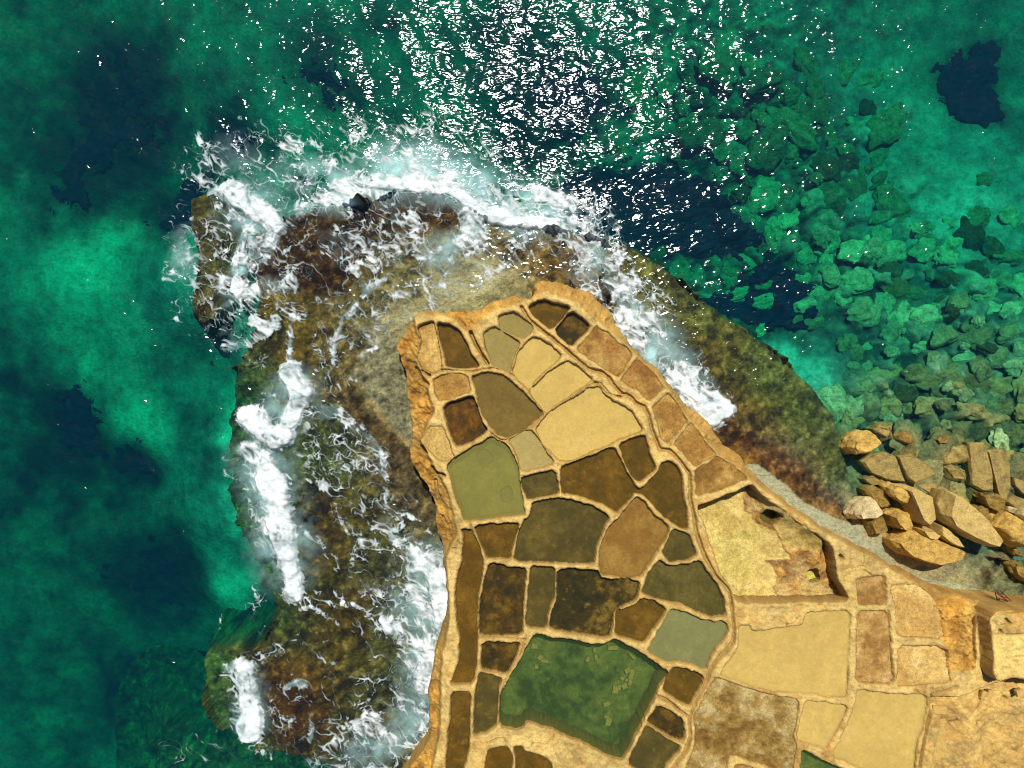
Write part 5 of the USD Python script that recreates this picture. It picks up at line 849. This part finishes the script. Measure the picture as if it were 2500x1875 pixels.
BO = [
    ([(610, 350), (640, 270), (690, 230), (790, 205), (860, 215), (935, 300), (900, 340), (830, 350), (790, 400), (660, 430)], 1.15, "orange", "lone orange boulder at the water's edge, topmost of the dry boulders", {}),
    ([(650, 940), (700, 860), (790, 800), (880, 810), (940, 920), (880, 980), (770, 990), (680, 1000)], 1.5, "pale", "pale whitish boulder at the left end of the boulder pile", {"amp": .08}),
    ([(770, 990), (870, 960), (940, 920), (1000, 1100), (950, 1140), (830, 1150)], 0.95, "olive", "olive brown boulder tucked under the pale whitish boulder", {}),
    ([(950, 930), (1050, 865), (1130, 870), (1190, 980), (1210, 1060), (1170, 1110), (1080, 1110), (1000, 1050)], 1.6, "orange", "rounded orange-brown boulder in the middle of the pile", {"topk": .6}),
    ([(950, 690), (1000, 645), (1070, 670), (1150, 770), (1130, 850), (1050, 820), (980, 770)], 1.4, "orange", "rounded golden boulder at the top of the pile", {"topk": .6}),
    ([(770, 720), (850, 690), (940, 700), (960, 780), (1000, 880), (930, 900), (820, 820)], 0.5, "olive", "dark olive boulder above the pale whitish one", {}),
    ([(1100, 690), (1200, 690), (1320, 760), (1340, 890), (1395, 1000), (1330, 1060), (1260, 1010), (1200, 880), (1150, 770)], 1.7, "tan", "tilted tan slab with a shaded left face, between golden boulder and big slab", {"topk": .8, "amp": .03, "tilt": (-.12, .1)}),
    ([(1470, 720), (1560, 750), (1700, 860), (1830, 970), (1930, 1090), (2010, 1190), (1980, 1250), (1870, 1220), (1720, 1150), (1500, 1030), (1430, 930), (1430, 850)], 1.9, "tan", "biggest smooth tan slab lying diagonally across the pile", {"topk": .86, "amp": .025, "tilt": (-.08, .1), "mid": .7}),
    ([(990, 1170), (1120, 1130), (1190, 1080), (1260, 1110), (1400, 1180), (1520, 1210), (1670, 1270), (1640, 1340), (1540, 1370), (1410, 1390), (1270, 1360), (1130, 1310), (1030, 1230)], 1.7, "orange", "large rough orange slab with a curved lower edge, lowest of the pile", {"topk": .84, "amp": .05, "mid": .7}),
    ([(1400, 1010), (1450, 1030), (1580, 1140), (1670, 1255), (1600, 1240), (1500, 1190), (1400, 1100)], 1.35, "tan", "thin tan wedge of rock wedged between the two big slabs", {"topk": .7, "amp": .03}),
    ([(1230, 1060), (1340, 1065), (1440, 1120), (1400, 1175), (1300, 1150)], 1.25, "tan", "small tan block between the tilted slab and the rough orange slab", {"amp": .04}),
    ([(740, 465), (840, 400), (960, 380), (1060, 420), (1080, 530), (1160, 660), (990, 640), (980, 625), (900, 590), (830, 570)], 0.22, "wet", "flat wet slab just below the lone orange boulder", {"topk": .9, "amp": .02, "mid": .8}),
    ([(1075, 420), (1200, 400), (1350, 500), (1420, 580), (1320, 630), (1230, 670), (1165, 610), (1110, 500)], 0.16, "wet", "flat cracked wet slab right of the one under the lone boulder", {"topk": .9, "amp": .02, "mid": .8}),
    ([(1230, 675), (1340, 640), (1500, 700), (1660, 800), (1600, 800), (1440, 740), (1360, 755)], 0.1, "wet", "long low wet slab behind the biggest tan slab", {"topk": .88, "amp": .02, "mid": .8}),
    ([(1710, 300), (1860, 295), (1890, 390), (1930, 560), (1945, 740), (1840, 740), (1740, 680), (1725, 500)], 0.14, "wet", "upright wet slab with brown weed, left half of a split rock", {"topk": .92, "amp": .025, "mid": .8}),
    ([(1880, 370), (1990, 350), (2080, 400), (2090, 700), (2040, 880), (1975, 760), (1950, 560)], 0.2, "wet", "smooth wet slab, right half of the split rock", {"topk": .92, "amp": .02, "mid": .8}),
    ([(1800, 760), (1900, 735), (2015, 800), (2010, 900), (1970, 940), (1850, 870)], 0.85, "olive", "cube-like golden brown boulder below the split rock", {"topk": .8}),
    ([(1910, 1040), (2030, 900), (2120, 950), (2212, 1000), (2310, 1100), (2310, 1260), (2150, 1250), (2060, 1190)], 1.5, "orange", "big orange boulder cut by the right edge of the view", {"amp": .09}),
    ([(2070, 1390), (2100, 1340), (2200, 1370), (2320, 1450), (2320, 1580), (2200, 1550), (2100, 1480)], 0.7, "olive", "rounded brown boulder in the small bay at the right edge", {}),
    ([(2110, 930), (2170, 895), (2230, 895), (2300, 950), (2230, 990), (2150, 970)], 1.7, "pale", "small pale boulder lying on the big orange boulder at the right edge", {}),
    ([(2100, 600), (2212, 640), (2320, 700), (2320, 800), (2200, 760), (2120, 680)], 0.15, "wet", "flat wet slab at the right edge beside the split rock", {"topk": .9, "amp": .02, "mid": .8}),
    ([(2060, 830), (2140, 780), (2320, 850), (2320, 910), (2150, 905)], 0.25, "wet", "brown wet slab at the right edge above the big orange boulder", {"topk": .9, "amp": .03, "mid": .8}),
    ([(1765, 890), (1830, 880), (1930, 1000), (1900, 1040), (1820, 980)], 0.8, "olive", "small brown boulder between the biggest slab and the cube-like one", {}),
    ([(740, 620), (860, 590), (960, 650), (930, 690), (830, 690)], 0.05, "wet", "small wet rock between the flat slab and the dark olive boulder", {}),
    ([(850, 175), (920, 120), (1060, 130), (1060, 260), (980, 280), (900, 220)], 0.15, "wet", "low wet rock with a splash of foam beside the lone orange boulder", {}),
    ([(1050, 230), (1110, 200), (1220, 220), (1235, 290), (1150, 300), (1070, 280)], 0.05, "olive", "round golden rock awash right of the foam-splashed rock", {}),
    ([(1410, 270), (1470, 220), (1550, 240), (1550, 310), (1450, 320)], 0.02, "olive", "small brown rock awash above the cracked wet slab", {}),
    ([(1480, 420), (1580, 330), (1690, 350), (1710, 440), (1600, 500), (1490, 490)], 0.05, "wet", "broken wet rock left of the split rock", {}),
    ([(1480, 510), (1560, 490), (1690, 560), (1700, 650), (1570, 640)], 0.08, "wet", "wet rock with a dark hollow left of the split rock's foot", {}),
    ([(2050, 1200), (2160, 1250), (2230, 1290), (2212, 1350), (2100, 1300)], 0.5, "olive", "brown rock under the big orange boulder at the right edge", {})]
for i, (pts, h, kind, label, kw) in enumerate(BO):
    boulder(cH(pts), -0.9, h, kind, label, seed=20 + i, **kw)

# ------------------------------------------------------------------ boulders under water
M_sub = [mat_rock("sunk_boulder_%s" % n, rough=1.0, amount=0.6, bump=1.0, bdist=0.2, color=c, grain=1.8, fine=7.0, vary=0.35, speck=0.4, spec=0.0) for n, c in (("pale", (0.33, 0.33, 0.15)), ("olive", (0.18, 0.17, 0.07)), ("dark", (0.075, 0.075, 0.03)), ("brown", (0.26, 0.17, 0.06)))]
ico = trimesh.creation.icosphere(3)
iv, ifc = np.array(ico.vertices), np.array(ico.faces)
def sunk(px, py, rx, ry, rot, seed, tone, top=None, label="pale sunken boulder with a rounded outline in the deep right boulder field", group="boulders under the water on the right"):
    r = np.random.default_rng(seed)
    w = W(np.array([px, py]), -2)
    j, i = np.clip(int((w[1] + 28) / R), 0, len(LY) - 1), np.clip(int((w[0] + 35) / R), 0, len(LX) - 1)
    z = bed[j, i]
    if land_h[j, i] > z + 0.4:
        return
    a, b = rx * SC, ry * SC
    hgt = min(0.42 * (a + b) / 2, max(-z * 0.62, 0.1)) * r.uniform(0.7, 1.1)
    v = iv.copy()
    for k in range(7):                          # flat facets
        n = r.normal(size=3)
        n /= np.linalg.norm(n)
        t = r.uniform(0.62, 0.9)
        d = v @ n - t
        v = v - np.where(d > 0, d, 0)[:, None] * n * 0.85
    s = seed * 3.7
    d = 0.5 * (vn(v[:, 0] + s, v[:, 1] + v[:, 2], 0.55, 420) + vn(v[:, 2] + s, v[:, 0] - v[:, 1], 0.55, 421)) + 0.5 * (vn(v[:, 0] - v[:, 2] + s, v[:, 1], 0.22, 422) + vn(v[:, 2] + s, v[:, 1], 0.22, 423))
    v = v * (1 + 0.22 * d)[:, None] * [a, b, hgt]
    c, s_ = math.cos(rot), math.sin(rot)
    v = np.column_stack([v[:, 0] * c - v[:, 1] * s_, v[:, 0] * s_ + v[:, 1] * c, v[:, 2]])
    o = add("submerged_boulder", (v, ifc), M_sub[tone], None, True)
    UsdGeom.Xformable(o).AddTranslateOp().Set(Gf.Vec3d(float(w[0]), float(w[1]), float(z + hgt * 0.2)))
    tag(o, label, "boulder", group)
SB = [(190, 370, 112, 98, 0, "round pale boulder at the lower edge of the large navy seagrass meadow"), (380, 290, 90, 45, .3, 0), (340, 570, 130, 90, 0, "broad pale boulder standing in the dark hollow beside the right ledge"), (110, 650, 125, 90, .4, 0), (300, 720, 100, 68, .2, "bright square boulder in the dark hollow, below the broad pale one"), (600, 370, 85, 120, .2, 0), (700, 240, 78, 90, 0, 0), (720, 330, 62, 40, 0, 0), (740, 540, 90, 105, .5, 0), (960, 340, 135, 85, .3, "pale angular boulder right of the dark hollow, near the meadow's corner"), (1180, 190, 105, 90, 0, 0), (1260, 350, 95, 90, 0, 0), (1510, 320, 110, 95, .5, 0), (1550, 140, 85, 80, 0, 0), (1770, 270, 115, 85, .2, 0), (950, 560, 135, 95, 0, 0), (1265, 630, 130, 160, .2, 3), (990, 830, 135, 115, .5, 0), (840, 720, 85, 72, 0, 0), (1480, 870, 145, 105, .2, "large pale flat-topped boulder with a dark gap on its left"), (590, 900, 125, 95, 0, 1), (870, 1060, 92, 82, .3, 1), (1030, 1090, 62, 46, 0, 0), (1190, 1130, 62, 50, 0, 0), (1410, 1110, 62, 50, 0, 0), (1560, 1030, 115, 85, .4, 1), (1800, 1020, 125, 95, .3, 1), (1940, 1180, 105, 95, 0, 1), (2110, 560, 95, 85, 0, 0), (1400, 1320, 170, 112, .2, 3), (1180, 1310, 150, 92, 0, 3), (950, 1400, 92, 82, 0, 1), (1100, 1540, 120, 92, .2, 3), (1370, 1560, 105, 82, 0, 3), (1700, 1580, 112, 72, -.3, 3), (1950, 1400, 120, 90, 0, 3), (1650, 1450, 80, 70, 0, 1), (2100, 1250, 90, 80, 0, 0), (2050, 1000, 100, 80, 0, 1), (1900, 700, 100, 80, 0, 0), (1700, 760, 90, 80, 0, 1), (2000, 800, 80, 70, 0, 0), (1650, 560, 90, 70, 0, 2), (40, 450, 80, 90, 0, 0), (60, 560, 70, 60, 0, 0), (260, 950, 40, 60, -.4, 0)]
for k, (x, y, rx, ry, rot, lb) in enumerate(SB):
    px, py = x / 3.16 + 1800, y / 3.16 + 500
    kw = dict(label=lb, group=None) if isinstance(lb, str) else dict(label=f"{('pale', 'olive', 'dark', 'brown')[lb]} {'broad' if max(rx, ry) > 100 else 'compact'} sunken boulder " + ("next to the dark hollow" if x < 900 else "right of the dark hollow" if x < 1400 else "towards the right edge") + (" in shallower water" if y > 950 else " in deeper water"))
    sunk(px, py, rx / 3.16, ry / 3.16, rot, 1000 + k, lb if isinstance(lb, int) else 0, **kw)
rg = np.random.default_rng(77)
placed = [(x / 3.16 + 1800, y / 3.16 + 500, max(rx, ry) / 3.16) for x, y, rx, ry, *_ in SB]
nsub = 0
for k in range(6000):
    if nsub >= 215:
        break
    px, py = rg.uniform(1480, 2530), rg.uniform(120, 1230)
    w = W(np.array([px, py]), -2)
    j, i = int(np.clip((w[1] + 28) / R, 0, len(LY) - 1)), int(np.clip((w[0] + 35) / R, 0, len(LX) - 1))
    dens = boul[j, i]
    if rg.random() > dens ** 2 or land_h[j, i] > bed[j, i] + 0.3:
        continue
    if 1330 < px < 1900 and 345 < py < 600 and lmask is not None and (px - 1330) * 0.0 == 0:
        if py < 345 + 260 and px < 1700 + (py - 345) * 0.9 and px > 1300:
            continue
    rr = float(np.exp(rg.normal(math.log(31), 0.42)))
    if py > 900 and px > 2080:
        rr *= 0.9
    if any((px - a) ** 2 + (py - b) ** 2 < (0.52 * (rr + c)) ** 2 for a, b, c in placed):
        continue
    if 1690 < px < 1960 and 570 < py < 820:
        continue
    if ((px - 2000) / 80) ** 2 + ((py - 890) / 75) ** 2 < 1:
        continue
    placed.append((px, py, rr))
    tone = int(rg.choice([0, 0, 0, 1, 1, 2]))
    if py < 470 and tone == 0 and rg.random() < 0.8:
        tone = 1
    if py > 900 and px > 2050 and rg.random() < 0.65:
        tone = 3
    size = "big" if rr > 36 else "middling" if rr > 22 else "small"
    LM = [("the dark hollow", 1850, 680), ("the navy seagrass meadow", 1700, 450), ("the large flat-topped pale boulder", 2268, 775), ("the bright sand patch", 2000, 890), ("the top right seagrass patch", 2450, 120), ("the orange boulder pile", 2150, 1090), ("the right edge", 2490, 850), ("the upper right edge", 2490, 450), ("the split rock", 2420, 1110), ("the big brown sunken boulder", 2200, 700), ("the upper tip of the boulder field", 1600, 280), ("the sun glitter", 1780, 120), ("the open green sand", 2250, 330)]
    nm, lx, ly = min(LM, key=lambda q: math.hypot(px - q[1], py - q[2]))
    side = ("right of" if px > lx else "left of") if abs(px - lx) > abs(py - ly) else ("below" if py > ly else "above")
    dist_ = "just " if math.hypot(px - lx, py - ly) < 80 else ""
    zone = f"{dist_}{side} {nm}"
    zone_ = ("beside the right ledge" if py - 580 > (px - 1500) * 0.75 - 190 and py > 560 else "near the orange boulder pile" if py > 960 else "close to the right edge of the view" if px > 2300 else "in the upper boulder field under scattered glints" if py < 420 else "in the middle of the boulder field")
    sunk(px, py, rr * rg.uniform(0.9, 1.25), rr * rg.uniform(0.75, 1.0), rg.uniform(0, 3.1), 2000 + k, tone,
         label=f"{size} {('pale', 'olive', 'dark', 'brown')[tone]} sunken boulder {zone}", group="boulders under the water on the right")
    nsub += 1
# ------------------------------------------------------------------ stone slabs in and around the pools
M_slab = mat_rock("loose_slab", rough=0.9, amount=0.25, bump=0.4, bdist=0.03, color=S(188, 166, 104), grain=4.0, fine=24.0)
def slab(c, x, y, w, h, rot, z, th, label, name="stone_slab", cat="stone slab", m=None):
    px, py = c([(x, y)])[0]
    ctr = W(np.array([px, py]), z)
    r = np.random.default_rng(int(px * 7 + py))
    hw, hh = w / K6 * SC / 2, h / K6 * SC / 2
    o = np.array([(-hw, -hh), (hw * r.uniform(.6, 1), -hh), (hw, hh * r.uniform(.3, .9)), (hw * .7, hh), (-hw * r.uniform(.7, 1), hh * r.uniform(.8, 1))])
    ca, sa = math.cos(-rot), math.sin(-rot)
    o = np.column_stack([o[:, 0] * ca - o[:, 1] * sa, o[:, 0] * sa + o[:, 1] * ca])
    mesh, _ = blob(o, 0, th, topk=0.9, amp=0.008, size=0.12, seed=int(px), mid=0.8)
    ob = add(name, mesh, m or M_slab, None, 35)
    UsdGeom.Xformable(ob).AddTranslateOp().Set(Gf.Vec3d(float(ctr[0]), float(ctr[1]), z))
    tag(ob, label, cat)
ZG = ZP - 1.5
for a in [(372, 938, 58, 72, .1, "squarest and brightest stone slab at the left end of the row on the pool floor"), (408, 918, 34, 44, .2, "small stone slab second from the left in the row on the pool floor"), (455, 905, 58, 50, -.4, "broad stone slab in the middle of the row on the pool floor"),
          (500, 870, 34, 52, .2, "narrow stone slab at the right end of the row on the pool floor"), (472, 850, 30, 30, .3, "smallest stone slab just above the row on the pool floor"), (515, 800, 46, 90, .2, "long pointed stone slab above the right end of the row"), (480, 765, 60, 44, -.6, "tilted stone slab at the top of the group in the pool's right half"),
          (435, 835, 44, 34, .5, "flat faint stone slab left of the long pointed one"), (312, 1225, 54, 72, .2, "largest lone stone slab in the lower part of the green pool"), (292, 1178, 50, 26, -.1, "thin stone slab touching the top of the lone lower slab"), (295, 1065, 64, 34, -.4, "thin diagonal stone slab between the row and the lone lower slab"),
          (125, 665, 30, 52, .5, "narrow leaning stone slab near the top centre of the green pool"), (198, 648, 32, 52, -.2, "narrow upright stone slab near the top centre of the green pool"), (185, 583, 26, 36, .1, "little stone slab close to the pool's top wall"), (350, 562, 94, 36, 0, "wide stone slab under the notch in the pool's top wall"), (525, 640, 84, 26, .8, "diagonal stone slab along the pool's upper right wall")]:
    slab(cF, *a[:5], ZG, 0.28, a[5])
for a in [(1125, 548, 62, 44, 0, "triangular stone slab in the upper left corner of the green pool"), (1175, 650, 44, 44, .5, "square stone slab near the upper left corner of the green pool"), (1215, 682, 70, 34, .2, "faint flat stone slab beside the square one at upper left"), (1140, 736, 36, 30, .1, "small stone slab below the square one at upper left")]:
    slab(cE, *a[:5], ZG, 0.25, a[5])
M_block = mat_rock("cut_block", rough=0.9, amount=0.2, bump=0.4, bdist=0.03, color=S(188, 148, 82), grain=5.0, fine=20.0, speck=0.3)
for a in [(1440, 1235, 92, 60, .05, "topmost cut stone block in the row along the drain at lower right"), (1430, 1310, 96, 72, .05, "second cut stone block in the row along the drain at lower right"), (1425, 1410, 92, 100, .05, "third and longest cut stone block in the row at lower right"), (1400, 1520, 80, 96, .1, "lowest cut stone block in the row along the drain at lower right"), (1440, 1125, 110, 60, .1, "pinkish cut stone block above the row at lower right"),
          (1830, 990, 44, 66, .3, "left one of two small blocks beneath the wall by the dark hollow"), (1885, 975, 40, 60, .3, "right one of two small blocks beneath the wall by the dark hollow"), (2150, 965, 60, 50, -.4, "pale block at the right end of the dark hollow")]:
    slab(cG, a[0], a[1], a[2] * 1.15, a[3] * 1.12, a[4], ZP - 0.5, 0.24, a[5], "stone_block", "stone block", M_block)

# ------------------------------------------------------------------ red ladder at the edge of the bay
M_red = usdkit.material(stage, "/World/Looks/red_metal", {"p": ("principled_bsdf", {"base_color": (0.22, 0.035, 0.03), "roughness": 0.4, "metallic": 0.3})}, surface="p.BSDF")
M_dk = usdkit.material(stage, "/World/Looks/dark_metal", {"p": ("principled_bsdf", {"base_color": (0.03, 0.02, 0.018), "roughness": 0.4, "metallic": 0.5})}, surface="p.BSDF")
def bar(a, b, r):
    return trimesh.creation.cylinder(radius=r, segment=[a, b], sections=10)
cL = crop(2350, 1370, 2212 / 150)
lp = lambda x, y, z: np.append(W(np.array(cL([(x, y)])[0]), z + 1.3), z + 1.3)
l0 = lp(1550, 1330, 0.0)
lad = thing("metal_ladder", l0, "dark red metal ladder lying at the edge of the small bay", "ladder")
for (a, b, m, nm) in [((1340, 1040, .5), (1760, 1450, 1.1), M_dk, "rail"), ((1190, 1120, .4), (1640, 1470, 1.0), M_red, "rail"), ((1230, 1095, .55), (1600, 1400, 1.15), M_red, "rail"), ((1175, 1130, .4), (1250, 1390, .4), M_dk, "rung"), ((1250, 1310, .5), (1620, 1460, 1.0), M_dk, "rung"), ((1380, 1250, .7), (1620, 1330, .9), M_red, "rung"), ((1300, 1180, .6), (1520, 1200, .8), M_red, "rung"), ((1480, 1380, .8), (1700, 1440, 1.05), M_red, "rung"), ((1250, 1390, .4), (1350, 1370, .5), M_dk, "rung")]:
    add(nm, trimesh.Trimesh(*(lambda q: (q.vertices - l0, q.faces))(bar(lp(*a), lp(*b), 0.022))), m, lad, 30)
